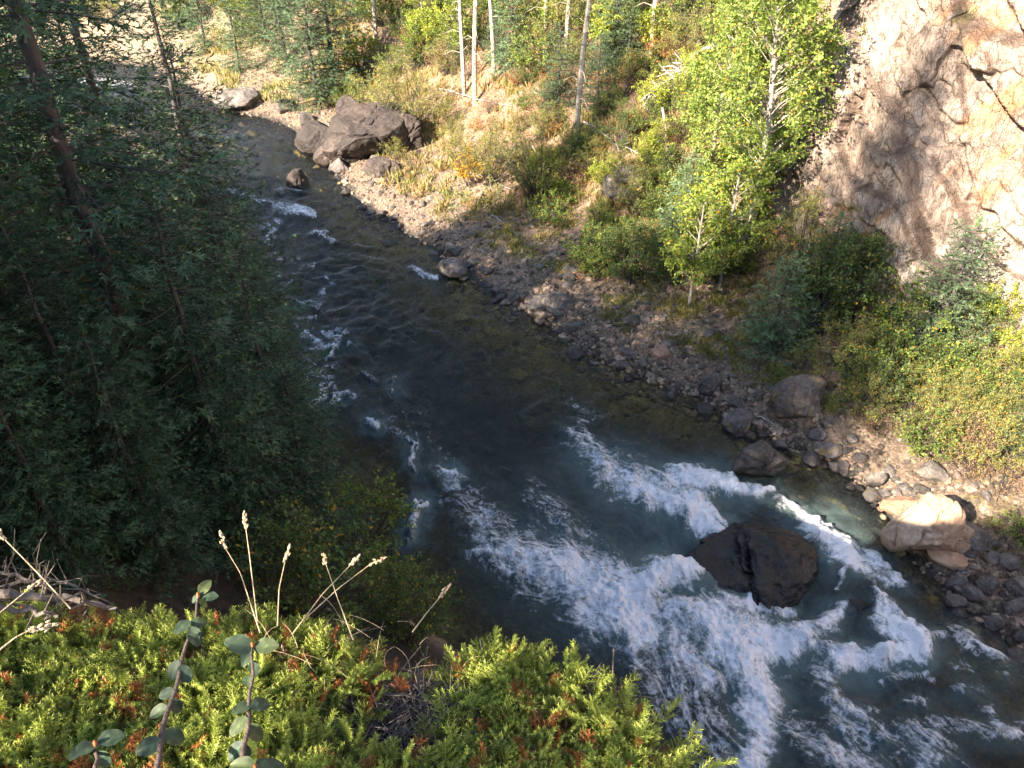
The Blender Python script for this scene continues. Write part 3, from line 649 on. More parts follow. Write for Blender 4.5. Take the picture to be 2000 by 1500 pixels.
# stones of the river bed seen through the shallows
n = 2600; seg, q = resample(FBW, 2000); k = g.integers(650, 1950, n); tng = norm(seg[k + 1] - seg[k - 1]); d = -g.uniform(.2, 6, n)
L = np.stack([seg[k, 0] - tng[:, 1] * d, seg[k, 1] + tng[:, 0] * d], -1); L = np.concatenate([L, height(L[:, 0], L[:, 1])[:, None]], 1)
V_, F_ = scatter(tmpl[1], tf, frames(g.normal(size=(n, 3)) * [1, 1, .2], g), L, np.clip(g.lognormal(-2.0, .5, n), .06, .4))
acc.add(V_, F_, np.repeat(np.array([.26, .21, .10]) * g.uniform(.25, 1.8, (n, 1)), len(tv), 0))
tag(obj('gravel', acc.mesh('gravel', MAT_EARTH)), 'loose grey gravel and broken stone on the river bank and bed', 'gravel', kind='stuff')

# ------------------------------------------------------------------ plants: generators
def needle_twig(n=8, L=1., sp=.34, wd=.11, seed=0):
    g = np.random.default_rng(seed); V = []; F = []
    for k in range(n):
        s = k / n * .85; a = k * 2.4; r = sp * (1 - .35 * s); w_ = wd * L
        b = np.array([s * L, 0, 0]); tip = b + np.array([.3 * L * (1 - .3 * s), cos(a) * r * .95, abs(sin(a)) * r * .6 - .05])
        V += [b - [w_, 0, 0], b + [w_, 0, .01], tip]; F.append([3 * k, 3 * k + 1, 3 * k + 2])
    V += [[.5, -.05, 0], [.5, .05, 0], [1.15, 0, 0]]; F.append([3 * n, 3 * n + 1, 3 * n + 2])
    return np.array(V), np.array(F)
TWV, TWF = needle_twig()
def spruce_meshes(tag_, seed, H=12., R0=2.1, nwh=30, nb=8, step=.13, twig=.17, c1=(.022, .046, .024), c2=(.075, .13, .065), power=.75, base=.08, keep=.92, lean=(0, 0), droop=.35, bare=.0, trunk_r=.17):
    g = np.random.default_rng(seed); Ps = []; Ds = []; Sc = []; Cs = []; br = Acc()
    leanv = np.array([lean[0], lean[1], 0.])
    zs = base * H + (H * .985 - base * H) * (np.arange(nwh) / nwh) ** .92
    for wi, z in enumerate(zs):
        f = z / H; nbb = max(3, int(nb * (1 - .35 * f) + g.integers(-1, 2))); a0 = g.uniform(0, 6.28)
        for b in range(nbb):
            if g.random() > keep: continue
            a = a0 + b * 6.283 / nbb + g.normal(0, .22); Lb = R0 * (1 - f) ** power * g.uniform(.62, 1.15) + .12
            dh = np.array([cos(a), sin(a), 0.]); zz = z + g.uniform(-.5, .5) * H / nwh
            m_ = 7; s = np.linspace(0, 1, m_); dr = droop * Lb * (1 - .6 * f); rise = .25 * f
            path = np.array([0, 0, zz]) + leanv * (zz / H) + dh * (s * Lb)[:, None] + np.array([0, 0, 1.]) * (rise * Lb * s - dr * np.sin(s * 2.5) * s + .10 * Lb * s ** 3)[:, None]
            path += g.normal(0, .02 * Lb, path.shape) * s[:, None]
            V_, F_ = tube(path[::2], np.linspace(.007 + .007 * Lb, .003, len(path[::2])), 3); br.add(V_, F_)
            ns = max(3, int(Lb / step)); ss = np.linspace(.16 + bare, 1, ns)
            for side in (-1, 1):
                sj = np.clip(ss + g.normal(0, .01, ns), .05, 1)
                B0 = np.stack([np.interp(sj, s, path[:, k]) for k in range(3)], -1)
                sl = (.12 + .5 * Lb * .55 * (1 - sj) ** .8 * np.minimum(1, sj * 3)) * g.uniform(.6, 1.3, ns)
                tdir = norm(np.gradient(path, axis=0)[3][None])[0]
                lat = np.cross([0, 0, 1.], dh) * side
                sdv = norm(tdir * g.uniform(.5, .95, (ns, 1)) + lat * g.uniform(.55, .95, (ns, 1)) + np.array([0, 0, 1.]) * g.normal(-.22, .16, (ns, 1)))
                for q in range(ns):
                    nt_ = max(1, int(sl[q] / (twig * .62))); u = (np.arange(nt_) + .4) / nt_
                    pos = B0[q] + sdv[q] * (u * sl[q])[:, None] - np.array([0, 0, 1.]) * (u ** 2 * sl[q] * .22)[:, None]
                    dd = sdv[q] + np.cross(sdv[q], [0, 0, 1.]) * ((np.arange(nt_) % 2 * 2 - 1) * .62)[:, None] + g.normal(0, .22, (nt_, 3)) - [0, 0, .12]
                    Ps.append(pos); Ds.append(dd); Sc.append(twig * g.uniform(.75, 1.3, nt_) * (1 - .2 * u))
                    tipf = np.clip(sj[q] * .55 + u * .55 + g.normal(0, .18, nt_), 0, 1)[:, None]
                    Cs.append(np.array(c1) * (1 - tipf) + np.array(c2) * tipf)
            # end shoots
            Ps.append(path[-1:] ); Ds.append((path[-1] - path[-2])[None] + g.normal(0, .01, (1, 3))); Sc.append([twig * 1.2]); Cs.append(np.array([c2]))
    n5 = 5; Ps.append(np.array([[0, 0, H * .97]] * n5) + leanv); Ds.append(g.normal(0, .25, (n5, 3)) + [0, 0, 1]); Sc.append(np.full(n5, twig * 1.5)); Cs.append(np.tile(c2, (n5, 1)))
    P_ = np.concatenate(Ps); D_ = np.concatenate(Ds); S_ = np.concatenate([np.asarray(x) for x in Sc]); C_ = np.concatenate(Cs) * g.uniform(.75, 1.3, (len(P_), 1))
    V_, F_ = scatter(TWV, TWF, frames(D_, g, g.uniform(-.7, .7, len(P_))), P_, S_)
    crown = mesh_np(tag_ + '_crown', V_, F_, np.repeat(C_, len(TWV), 0), mat=MAT_NEEDLE)
    zt = np.linspace(0, H * .99, 14); path = np.stack([zt * 0, zt * 0, zt], -1) + leanv * (zt / H)[:, None] + g.normal(0, .02, (14, 3)); path[0, 2] = -.8
    tV, tF = tube(path, trunk_r * (1 - zt / H) ** .8 + .012, 9)
    return mesh_np(tag_ + '_trunk', tV, tF, smooth=True, mat=MAT_BARK), crown, br.mesh(tag_ + '_branches', MAT_TWIG)

LV = np.array([[0, 0, 0], [.45, -.3, .06], [1, 0, -.04], [.45, .3, .06]]); LF = np.array([[0, 1, 2], [0, 2, 3]])
LVN = LV * [1.3, .45, 1]
def bush_meshes(nm, seed, H, W, ncl, nlv, leaf, c1, c2, stems=5, narrow=False, base=.15, yellow=.04, bare=0., trunk=None, crown_from=None, mat=None, barkm=None, twr=1., spread=.16):
    g = np.random.default_rng(seed); br = Acc(); Ps = []; Ds = []; Cs = []
    z0 = H * (crown_from if crown_from is not None else base)
    if trunk: 
        zt = np.linspace(-.6, H * .9, 10); tp = np.stack([fbm(np.stack([zt * .25, zt * 0], -1), 2, seed) * .25 * zt / 5, fbm(np.stack([zt * .25, zt * 0 + 5], -1), 2, seed) * .2 * zt / 5, zt], -1)
        if crown_from and crown_from > .4:
            tp[:, 0] += np.sin(zt * .5 + seed) * .09; tp[:, 1] += np.cos(zt * .37) * .09
            for q in range(16):
                zz = g.uniform(1.5, H * .6); az = g.uniform(0, 6.28); L_ = g.uniform(.3, 1.3); b0 = np.array([np.interp(zz, zt, tp[:, 0]), np.interp(zz, zt, tp[:, 1]), zz]); d = np.array([cos(az), sin(az), .1])
                V_, F_ = tube(np.array([b0, b0 + d * L_ * .5 + [0, 0, .05], b0 + d * L_ + [0, 0, -.25 * L_]]), [.022, .014, .005], 4); br.add(V_, F_)
        V_, F_ = tube(tp, trunk * (1 - np.clip(zt, 0, None) / H) ** .7 + .01, 7); br.add(V_, F_)
    roots = [np.array([g.normal(0, .06 * W), g.normal(0, .06 * W), 0.]) for _ in range(stems)]
    for k in range(ncl):
        u = norm(g.normal(size=(1, 3)))[0]; rad = g.uniform(.35, 1) ** .6
        zc = z0 + (H - z0) * (.5 + .5 * u[2] * rad); rel = (zc - z0) / (H - z0 + 1e-6)
        wid = W * .5 * (sin(pi * min(max(rel * .8 + .18, .05), .95)) ** .7)
        cpt = np.array([u[0] * wid * rad * 1.15, u[1] * wid * rad * 1.15, zc])
        if trunk: s0 = np.array([np.interp(zc - abs(cpt[0]) * .5 - .3, zt, tp[:, 0]), np.interp(zc - .5, zt, tp[:, 1]), max(z0 * .7, zc - np.hypot(cpt[0], cpt[1]) * .7 - .2)])
        else: s0 = roots[k % stems]
        mid = s0 * .45 + cpt * .55 + np.array([0, 0, .12 * H if not trunk else .1]) + g.normal(0, .05 * W, 3)
        s = np.linspace(0, 1, 6)[:, None]; path = (1 - s) ** 2 * s0 + 2 * s * (1 - s) * mid + s ** 2 * cpt
        r0 = .006 + .012 * H / 3 * (1 if not trunk else .7)
        V_, F_ = tube(path, np.linspace(r0, .003, 6) * twr, 3); br.add(V_, F_)
        out = norm((cpt - (s0 * .6 + np.array([0, 0, zc]) * .4))[None])[0]
        ntw = 6
        for q in range(ntw):
            d = norm((out * .8 + g.normal(0, .7, 3) + [0, 0, .25])[None])[0]; Lt = spread * (H + W) * .5 * g.uniform(.5, 1.3)
            st0 = path[g.integers(3, 6)]; en = st0 + d * Lt
            V_, F_ = tube(np.array([st0, (st0 + en) / 2 + g.normal(0, .03, 3), en]), [.004 * twr, .003 * twr, .0015], 3); br.add(V_, F_)
            nl = max(0, int(nlv / ncl / ntw * g.uniform(.5, 1.5) * (1 - bare)))
            uu = g.random(nl) ** .7; Ps.append(st0 + (en - st0) * uu[:, None] + g.normal(0, .018 + .06 * Lt, (nl, 3)))
            Ds.append(d + g.normal(0, .8, (nl, 3)) - [0, 0, .15]); f_ = np.clip(g.normal(.5, .35, (nl, 1)) + g.normal(0, .25), 0, 1)
            cc_ = (np.array(c1) * (1 - f_) + np.array(c2) * f_) * g.uniform(.65, 1.35, (nl, 1)); yy = g.random(nl) < yellow; cc_[yy] = [.3, .2, .03]; Cs.append(cc_)
    P_ = np.concatenate(Ps); D_ = np.concatenate(Ds); C_ = np.concatenate(Cs); n = len(P_)
    V_, F_ = scatter(LVN if narrow else LV, LF, frames(D_, g, g.normal(0, .6, n)), P_, leaf * g.uniform(.6, 1.3, n))
    return br.mesh(nm + '_stems', barkm or MAT_TWIG), mesh_np(nm + '_foliage', V_, F_, np.repeat(C_, 4, 0), mat=mat or MAT_LEAF)

def thing(name, loc, rz=0., label=None, cat=None, group=None, scale=1., tilt=(0, 0)):
    e = bpy.data.objects.new(name, None); COL.objects.link(e); e.empty_display_size = .2
    e.location = [float(v) for v in loc]; e.rotation_euler = (tilt[0], tilt[1], rz); e.scale = (scale,) * 3 if np.isscalar(scale) else scale
    return tag(e, label, cat, group)
def plant(proto, loc, rz, scale, label, cat, group=None, tilt=(0, 0)):
    e = thing(proto['name'], loc, rz, label, cat, group, scale, tilt)
    for nm, me in proto['parts']:
        q_ = obj(nm, me, e)
        if nm in ('branches', 'stems'): q_['kind'] = 'stuff'
    return e

# ------------------------------------------------------------------ dark spruces on the near bank
def sp(nm, *a, **k):
    t_, c_, b_ = spruce_meshes(nm, *a, **k); return dict(name='spruce_tree', parts=[('trunk', t_), ('crown', c_), ('branches', b_)])
SPA = sp('spruce_a', 1, H=15, R0=2.7, nwh=40, nb=9, step=.15, twig=.25, trunk_r=.15, power=.62, keep=.97)
SPT = sp('spruce_t', 7, H=15, R0=2.6, nwh=38, nb=8, step=.16, twig=.27, trunk_r=.15, power=.62, keep=.8)
SPB = sp('spruce_b', 2, H=10.4, R0=2.1, nwh=34, nb=8, step=.14, twig=.22, power=.8, trunk_r=.11, keep=.92)
SPC = sp('spruce_c', 3, H=9, R0=2.3, nwh=28, nb=9, step=.16, twig=.25, c1=(.022, .048, .024), c2=(.07, .125, .06), trunk_r=.12, power=.6)
def gz(x, y): return float(hq(x, y)[0]) - .1
def sproot(pro, x, y, rz, sc, lab, tilt=(0, 0), grp=None): return plant(pro, (x, y, gz(x, y)), rz, sc, lab, 'spruce tree', grp, tilt)
sproot(SPT, -5.85, 10.2, .3, 1.0, 'tall dark spruce whose bare grey trunk slants down through the left shade')
sproot(SPB, -6.85, 16.0, 1.2, 1.02, 'slender dark spruce with a narrow pointed top standing against the river', (.0, .035))
sproot(SPT, -10.5, 15.5, 2.2, .95, 'dense dark spruce reaching out of the top left corner')
sproot(SPC, -8.6, 12.6, .8, 1.15, 'bushy shaded spruce between the slanting trunk and the slender spruce')
sproot(SPC, -5.0, 13.2, 2.9, .72, 'low wide spruce at the river edge below the slender one')
sproot(SPC, -3.9, 11.2, 4.0, .55, 'short shaded spruce on the steep bank, nearest to the white water')
sproot(SPA, -9.5, 8.0, 4.1, .85, 'shaded spruce at the left edge above the dead branches')
sproot(SPC, -6.3, 7.6, 5.0, .8, 'dark spruce low behind the juniper mat')
sproot(SPC, -4.6, 9.6, 1.0, .75, 'shaded spruce in front of the dark eddy, low on the steep bank')
for px, py, sc_, l_ in ((110, 960, .7, 'behind the dead branches'), (250, 1060, .55, 'under the slanting trunk'), (330, 1120, .45, 'just beyond the juniper edge'), (60, 1080, .5, 'at the left edge low down'), (420, 1040, .55, 'behind the tall grass stalks'), (560, 1050, .45, 'behind the crossing grass stalks'), (150, 1130, .4, 'nearest the dead branches')):
    P_h = hit(px, py); plant(SPC, (P_h[0], P_h[1], P_h[2] - .1), px * .1, sc_, 'small spruce in the deep shade ' + l_, 'spruce tree')
sproot(SPB, -9.2, 18.0, 5.1, 1.2, 'full dark spruce behind and left of the slender pointed one')
sproot(SPC, -9.4, 11.3, 2.0, 1.1, 'broad dark spruce crowding the slanting bare trunk')
sproot(SPC, -7.6, 18.6, 2.4, 1.0, 'dense spruce at the water edge just upstream of the slender pointed one')
sproot(SPC, -5.9, 14.6, .4, .8, 'spruce with drooping boughs at the foot of the slender pointed one')
sproot(SPA, -10.1, 3.5, 1.0, 1.22, 'tallest spruce of the steep bank, whose pointed shadow falls on the cliff')
sproot(SPA, -10.7, 3.2, 4.0, 1.1, 'unseen companion spruce, added to thicken the shadow of the tallest spruce')  # overlapping crown added out of view to darken the shadow band on the cliff
sproot(SPB, -7.2, 3.0, 1.4, 1.05, 'unseen tall spruce added left of the ledge to shade the shrubs below the cliff')  # shade tree added out of view to darken the shrubs under the cliff
sproot(SPB, -12.5, 20.5, 3.3, 1.15, 'dark spruce farthest upstream, its bough tips against the sunlit sand')
sproot(SPA, -14.5, 17.5, 5.5, 1.0, 'dark spruce half outside the left edge')
sproot(SPC, -9.8, 18.5, 3.6, .95, 'dense young spruce behind the slender pointed one')
for k, (x, y, s) in enumerate([(-13.5, -2.5, .7)]):  # shadow caster added beyond the frame
    sproot(SPA if k % 2 else SPB, x, y, k * 1.3, s, 'unseen dark spruce added behind and left of the ledge to cast shade', grp='spruces added out of view to cast shade')

# ------------------------------------------------------------------ far bank plants
BR = {}
def bp(key, name, *a, **k):
    s_, f_ = bush_meshes(key, *a, **k); BR[key] = dict(name=name, parts=[('stems', s_), ('foliage', f_)])
bp('willow', 'willow_bush', 11, 2.6, 3.0, 46, 5200, .075, (.10, .125, .06), (.19, .21, .11), stems=8, narrow=True)
bp('willow2', 'willow_bush', 12, 2.2, 2.2, 34, 3600, .075, (.085, .115, .05), (.16, .2, .085), stems=7, narrow=True, yellow=.1)
bp('green', 'green_bush', 13, 1.8, 2.2, 40, 3600, .07, (.055, .10, .03), (.12, .19, .05), stems=6)
bp('dark', 'dark_bush', 14, 2.2, 2.2, 44, 4800, .065, (.035, .07, .025), (.08, .13, .045), stems=6)
bp('lime', 'lime_bush', 15, 2.2, 1.8, 34, 3200, .08, (.12, .19, .035), (.24, .31, .06), stems=4, base=.25)
bp('gold', 'golden_bush', 16, 1.6, 1.4, 22, 1600, .07, (.2, .17, .03), (.36, .24, .04), stems=5, yellow=.3)
bp('dry', 'dry_bush', 17, 1.5, 1.8, 34, 1300, .05, (.2, .12, .07), (.34, .22, .12), stems=10, mat=MAT_DRY, yellow=0)
bp('rust', 'rusty_bush', 18, 1.0, 1.4, 26, 1700, .055, (.25, .1, .04), (.4, .2, .08), stems=8, mat=MAT_DRY, yellow=.1)
bp('poplar', 'young_poplar', 19, 10.5, 3.2, 120, 15000, .12, (.08, .14, .04), (.17, .26, .07), trunk=.11, crown_from=.16, barkm=MAT_PALE, spread=.1, twr=.55)
bp('sapling', 'leafy_sapling', 20, 4.2, 1.9, 44, 5200, .10, (.09, .15, .035), (.19, .28, .06), trunk=.045, crown_from=.2, barkm=MAT_PALE)
bp('tall', 'tall_poplar', 23, 15, 3.6, 60, 5600, .12, (.08, .14, .04), (.16, .24, .07), trunk=.12, crown_from=.6, barkm=MAT_PALE, spread=.1)
YS = []
for k, (h_, r_) in enumerate([(4, 1.25), (6, 1.7)]):
    t_, c_, b_ = spruce_meshes('young_spruce_%d' % k, 40 + k, H=h_, R0=r_, nwh=20 + 4 * k, nb=8, step=.13 + .05 * k, twig=.21 + .07 * k, c1=(.06, .095, .055), c2=(.12, .175, .085), power=.7, trunk_r=.06 + .03 * k, base=.05, droop=.2)
    YS.append(dict(name='young_spruce', parts=[('trunk', t_), ('crown', c_), ('branches', b_)]))
hgt = {'willow': 2.6, 'willow2': 2.2, 'green': 1.8, 'dark': 2.2, 'lime': 2.2, 'gold': 1.6, 'dry': 1.5, 'rust': 1., 'poplar': 10.5, 'sapling': 4.2, 'tall': 15, 'ys0': 4, 'ys1': 6}
g = np.random.default_rng(77)
def grow(key, px, py, H, label, cat='bush', wide=1., tilt=(0, 0), group=None):
    P = hit(px, py); pro = YS[int(key[2])] if key[:2] == 'ys' else BR[key]; s = H / hgt[key]
    return plant(pro, (P[0], P[1], P[2] - .05), g.uniform(0, 6.28), (s * wide, s * wide, s), label, cat, group, tilt)
G = grow
G('poplar', 1445, 510, 11, 'tall leafy poplar in front of the dark corner of the cliff', 'poplar tree', 1.0)
G('poplar', 1470, 440, 9.5, 'leafy poplar whose boughs throw leaf shadows on the left side of the cliff', 'poplar tree', .8)
G('poplar', 1375, 440, 8.5, 'leafy poplar left of the two by the cliff corner', 'poplar tree', .9)
G('sapling', 1405, 560, 4.6, 'yellow green sapling in full sun in front of the poplars', 'sapling', 1.2)
G('sapling', 1345, 600, 4.2, 'slim sapling with a bare lower stem at the edge of the gravel', 'sapling')
G('lime', 1370, 480, 2.5, 'bright green bush left of the poplar trunk')
G('ys0', 1505, 690, 3.4, 'pale green young spruce with drooping boughs beside the sunlit grass', 'spruce', 1.1)
G('ys0', 1820, 690, 4.2, 'young spruce with layered boughs standing before the cliff', 'spruce', 1.1)
G('ys0', 1300, 545, 2.6, 'small spruce among the dark bushes left of the slim sapling', 'spruce')
G('ys0', 1335, 470, 3.4, 'pale young spruce behind the slim sapling', 'spruce')
G('dark', 1235, 545, 2.3, 'round dark green bush above the middle of the gravel bank', wide=1.2)
G('green', 1150, 515, 1.7, 'mid green bush with open sprays at the gravel edge, left of the round dark one')
G('green', 1075, 440, 1.6, 'low green bush behind the long bare stick')
G('ys0', 1600, 600, 3.2, 'grey green spruce against the cliff foot between the two larger young spruces', 'spruce')
G('dark', 1600, 650, 3.3, 'dark bush in the shade between the two young spruces')
G('dark', 1650, 620, 3.0, 'dark thicket bush at the foot of the cliff', wide=1.1)
G('willow2', 1560, 560, 3.3, 'grey green bush against the cliff foot behind the drooping spruce')
G('willow2', 1650, 730, 2.0, 'arching shrub with small pale leaves over the square rock')
G('green', 1720, 760, 2.2, 'green bush right of the square rock')
G('green', 1760, 700, 2.4, 'leafy bush left of the layered spruce', wide=1.1)
G('dark', 1900, 690, 1.8, 'small dark bush under the cliff at the right')
G('lime', 1930, 640, 1.6, 'yellow green bush on the rubble by the cliff')
G('lime', 1740, 560, 1.7, 'bright green bush against the sunlit cliff')
G('willow2', 1690, 570, 2.4, 'thin grey shrub in front of the shadowed strip of cliff')
G('willow2', 1850, 830, 1.8, 'grey green shrub on the bank below the rubble'); G('dark', 1960, 830, 1.7, 'dark shrub below the sunlit sapling at the right'); G('dry', 1900, 900, 1.2, 'dry bush on the bank above the tan boulder'); G('willow2', 1770, 800, 1.5, 'leaning shrub above the mossy stones')
G('ys0', 1975, 905, 1.9, 'small sunlit spruce at the right edge above the tan slab', 'spruce', 1.3)
G('lime', 1995, 770, 2.2, 'sunlit yellow green sapling cut by the right edge', 'sapling')
G('green', 1870, 880, 1.1, 'low green bush on the mossy bank'); G('green', 1790, 860, 1.0, 'low bush on the bank above the mossy stones')
G('willow2', 1930, 860, 1.3, 'grassy green shrub below the sunlit sapling')
G('dry', 1950, 960, 1.0, 'dry twiggy bush on the sunlit bank right of the tan boulder')
G('green', 2000, 1060, 1.1, 'green bush at the right edge beside the shallows')
G('willow2', 745, 225, 2.6, 'thin willow overhanging the top of the dark rock', 'willow', 1.2)
G('willow', 800, 255, 3.6, 'big grey green willow on top of the overhanging rock', 'willow', 1.15)
G('willow', 965, 360, 2.8, 'grey green willow above the gravel, with a dark slanting stem', 'willow')
G('willow', 1050, 385, 3.1, 'dense willow right of the golden bush', 'willow')
G('gold', 915, 365, 1.7, 'golden yellow bush between the willows')
G('willow2', 900, 330, 2.2, 'thin willow at the edge of the gravel behind the golden bush', 'willow')
G('lime', 1180, 385, 1.7, 'bright lime bush left of the black hollow'); G('lime', 705, 150, 2.9, 'bright lime bush under the far spruces')
G('green', 685, 205, 1.4, 'small bright green bush on the ledge behind the overhanging rock')
G('willow2', 1240, 420, 2.0, 'half bare shrub in front of the black hollow', wide=1.2)
G('green', 1290, 420, 1.8, 'green bush right of the black hollow')
for (x, y, h_, lab) in [(470, 140, 5.2, 'blue green spruce alone at the river bend'), (620, 205, 8.5, 'tall pale spruce right of the sand patch'),
                        (655, 180, 9.5, 'tallest of the sunlit far spruces, beside the lime bush'), (560, 130, 7, 'sunlit spruce behind the grey outcrop'),
                        (405, 105, 6, 'yellow green spruce above the sandy bank'), (520, 90, 6.5, 'sunlit spruce high behind the river bend'),
                        (1090, 215, 3.6, 'pale young spruce on the slope left of the tall white trunk'), (1165, 215, 3.2, 'soft pale spruce just right of the tall white trunk'),
                        (1195, 130, 4.2, 'pale spruce high on the slope beside the dark gap'), (350, 60, 7, 'sunlit spruce at the upper left behind the dark pointed top')]:
    G('ys1' if h_ > 4.5 else 'ys0', x, y, h_, lab, 'spruce')
for (x, y, h_, lab, lean) in [(1130, 300, 15, 'tallest pale bare trunk, in the middle of the far slope', -.01), (905, 190, 14, 'pale trunk, left one of the three standing close together', .02),
                              (932, 200, 15, 'whitest trunk, the middle one of the three standing close together', .0), (961, 148, 14, 'pale trunk, right one of the three standing close together', .02),
                              (1065, 105, 13, 'thin pale trunk high on the slope left of the pale spruces', 0), (1107, 115, 12, 'short stretch of pale trunk just left of the tallest one', 0),
                              (1268, 118, 14, 'grey trunk at the dark gap on the upper slope', .02), (740, 90, 15, 'thick dark rough trunk behind the far spruces', 0.)]:
    G('tall', x, y, h_, lab, 'poplar tree', 1., (0, lean))
# fillers covering the slope
fk = ['green', 'willow2', 'dry', 'lime', 'dark', 'willow', 'rust', 'green', 'dry', 'sapling', 'ys0']
LAB = {'green': 'leafy green bush on the sunlit far slope', 'willow2': 'thin grey green willow bush on the far slope', 'dry': 'dry brown twiggy bush on the far slope', 'lime': 'yellow green bush high on the far slope',
       'dark': 'dark green bush on the far slope', 'willow': 'broad grey green willow on the far slope', 'rust': 'low rust coloured bush on the far slope', 'sapling': 'thin leafy sapling on the far slope', 'ys0': 'small pale spruce on the far slope'}
def where(px, py):
    xs = [(520, 'left of the far spruces'), (700, 'beside the far spruces'), (860, 'above the overhanging rock'), (980, 'round the three pale trunks'), (1060, 'left of the tallest pale trunk'), (1125, 'just left of the tallest pale trunk'), (1200, 'just right of the tallest pale trunk'),
          (1290, 'below the dark gap'), (1380, 'left of the leafy poplar'), (1480, 'at the foot of the leafy poplar'), (1580, 'beside the drooping young spruce'), (1700, 'between the two young spruces'), (1840, 'round the layered spruce'), (9999, 'on the rubble at the right edge')]
    ys = [(40, 'at the top edge'), (120, 'high up'), (230, 'in the upper part'), (340, 'half way up'), (470, 'low down'), (640, 'near the gravel'), (720, 'on the shady bank'), (9999, 'close to the water')]
    return next(b for a, b in ys if py < a) + ', ' + next(b for a, b in xs if px < a)
def fill(n, x0, x1, y0, y1, keys, hs=(.7, 1.3), seed=0):
    g2 = np.random.default_rng(seed)
    for _ in range(n):
        px, py = g2.uniform(x0, x1), g2.uniform(y0, y1); key = keys[g2.integers(len(keys))]; P = hit(px, py)
        if np.linalg.norm(P[:2]) > 130 or dq(P) < 1.5: continue
        pro = YS[0] if key == 'ys0' else BR[key]; s = g2.uniform(*hs) * (.62 if key in ('ys0', 'sapling') else .8)
        L2 = LAB[key].replace(' on the sunlit far slope', '').replace(' on the far slope', '').replace(' high', '')
        plant(pro, (P[0], P[1], P[2] - .05), g2.uniform(0, 6.28), s, L2 + ' ' + where(px, py), 'bush' if key not in ('ys0', 'sapling') else 'young tree', L2 + ' kind of plant on the far slope')
fill(130, 760, 1520, -60, 160, fk, (1.0, 1.7), 5)
fill(110, 1000, 1480, 150, 400, ['green', 'willow2', 'dry', 'lime', 'dark', 'rust', 'dry', 'rust'], (.6, 1.1), 6)
fill(34, 760, 1100, 150, 340, ['dry', 'rust', 'willow2', 'dry'], (.5, .9), 7)
fill(40, 340, 780, -60, 70, ['lime', 'green', 'willow', 'ys0', 'dry', 'willow2'], (1.2, 2.2), 8)
fill(12, 0, 360, -60, 60, ['lime', 'green', 'dry', 'rust', 'willow'], (1.2, 2.0), 9)
fill(20, 1120, 1460, 400, 560, ['green', 'dark', 'willow2', 'green'], (.5, .9), 10)
fill(30, 1680, 2040, 740, 930, ['willow2', 'dry', 'dark', 'willow2', 'dry', 'green'], (.6, 1.25), 13)
fill(34, 1480, 1960, 600, 820, ['green', 'dark', 'willow2', 'green', 'dry'], (.45, .8), 12)

# near bank: leafy shrubs by the shaded water
def nbush(key, x, y, s, lab, cat='bush'): plant(BR[key], (x, y, gz(x, y)), g.uniform(0, 6.28), s, lab, cat)
nbush('green', -3.6, 12.9, 1.2, 'leafy shrub with glossy leaves leaning over the left water edge')
nbush('green', -2.5, 10.6, 1.0, 'leafy shrub below the first, beside the dark eddy')
nbush('dark', -1.9, 9.5, .9, 'dark leafy shrub on the steep bank behind the grass stalks')
nbush('gold', -8.3, 13.6, 1.6, 'dull yellow bush in the shade behind the slanting trunk')
nbush('gold', -7.4, 14.6, 1.1, 'small yellow bush glimpsed between the dark spruces')
nbush('dark', -3.2, 8.2, 1.1, 'dark bush on the bank below the juniper')
nbush('gold', -8.6, 10.2, 1.2, 'dull ochre bush low at the shaded left')

# low growth on the far bank: one mass nobody could count
acc = Acc(); g = np.random.default_rng(99)
BLV = np.array([[-.5, 0, 0], [.5, 0, 0], [.25, .12, .6], [0, .5, 1.]]) * [.09, .5, 1]; BLF = np.array([[0, 1, 2], [0, 2, 3]])
def tufts(n, x0, x1, y0, y1, hh, c1, c2, thr, seed, dmin=1.3, nb=16, rad=.11):
    px = g.uniform(x0, x1, n * 3); py = g.uniform(y0, y1, n * 3); P = []
    for a_, b_ in zip(px, py):
        if len(P) >= n: break
        if noise(np.array([[a_ / 60, b_ / 40]]), seed)[0] < thr: continue
        p_ = hit(a_, b_)
        if dq(p_) > dmin and p_[2] > .05: P.append(p_)
    P = np.array(P); m_ = len(P); c = np.repeat(P, nb, 0); off = g.normal(0, rad, (m_ * nb, 2)); c[:, :2] += off; c[:, 2] = hq(c[:, 0], c[:, 1]) - .01
    az = g.uniform(0, 6.28, m_ * nb); k = g.normal(0, .25, (m_ * nb, 3))
    X_ = np.stack([np.cos(az), np.sin(az), az * 0], -1); Y_ = np.stack([-np.sin(az), np.cos(az), az * 0], -1); Z_ = norm(np.stack([k[:, 0] + off[:, 0] * 2, k[:, 1] + off[:, 1] * 2, az * 0 + 1], -1))
    V_, F_ = scatter(BLV, BLF, np.stack([X_, Y_, Z_], -1), c, hh * g.uniform(.5, 1.4, m_ * nb))
    f_ = g.random((m_, 1)); cc_ = np.repeat(np.array(c1) * (1 - f_) + np.array(c2) * f_, nb, 0) * g.uniform(.7, 1.3, (m_ * nb, 1))
    acc.add(V_, F_, np.repeat(cc_, 4, 0))
tufts(700, 850, 1500, 380, 760, .22, (.10, .13, .03), (.26, .22, .06), -.15, 3)
tufts(900, 700, 1500, 60, 420, .4, (.14, .16, .05), (.36, .24, .11), -.3, 4)
tufts(170, 1450, 2000, 640, 1120, .18, (.08, .09, .03), (.28, .2, .11), .15, 5)
tufts(260, 330, 700, 60, 240, .5, (.2, .2, .07), (.4, .32, .14), -.2, 6)
tag(obj('grass', acc.mesh('grass', MAT_DRY)), 'tufts of green and straw coloured grass over the far bank', 'grass', kind='stuff')
acc = Acc()
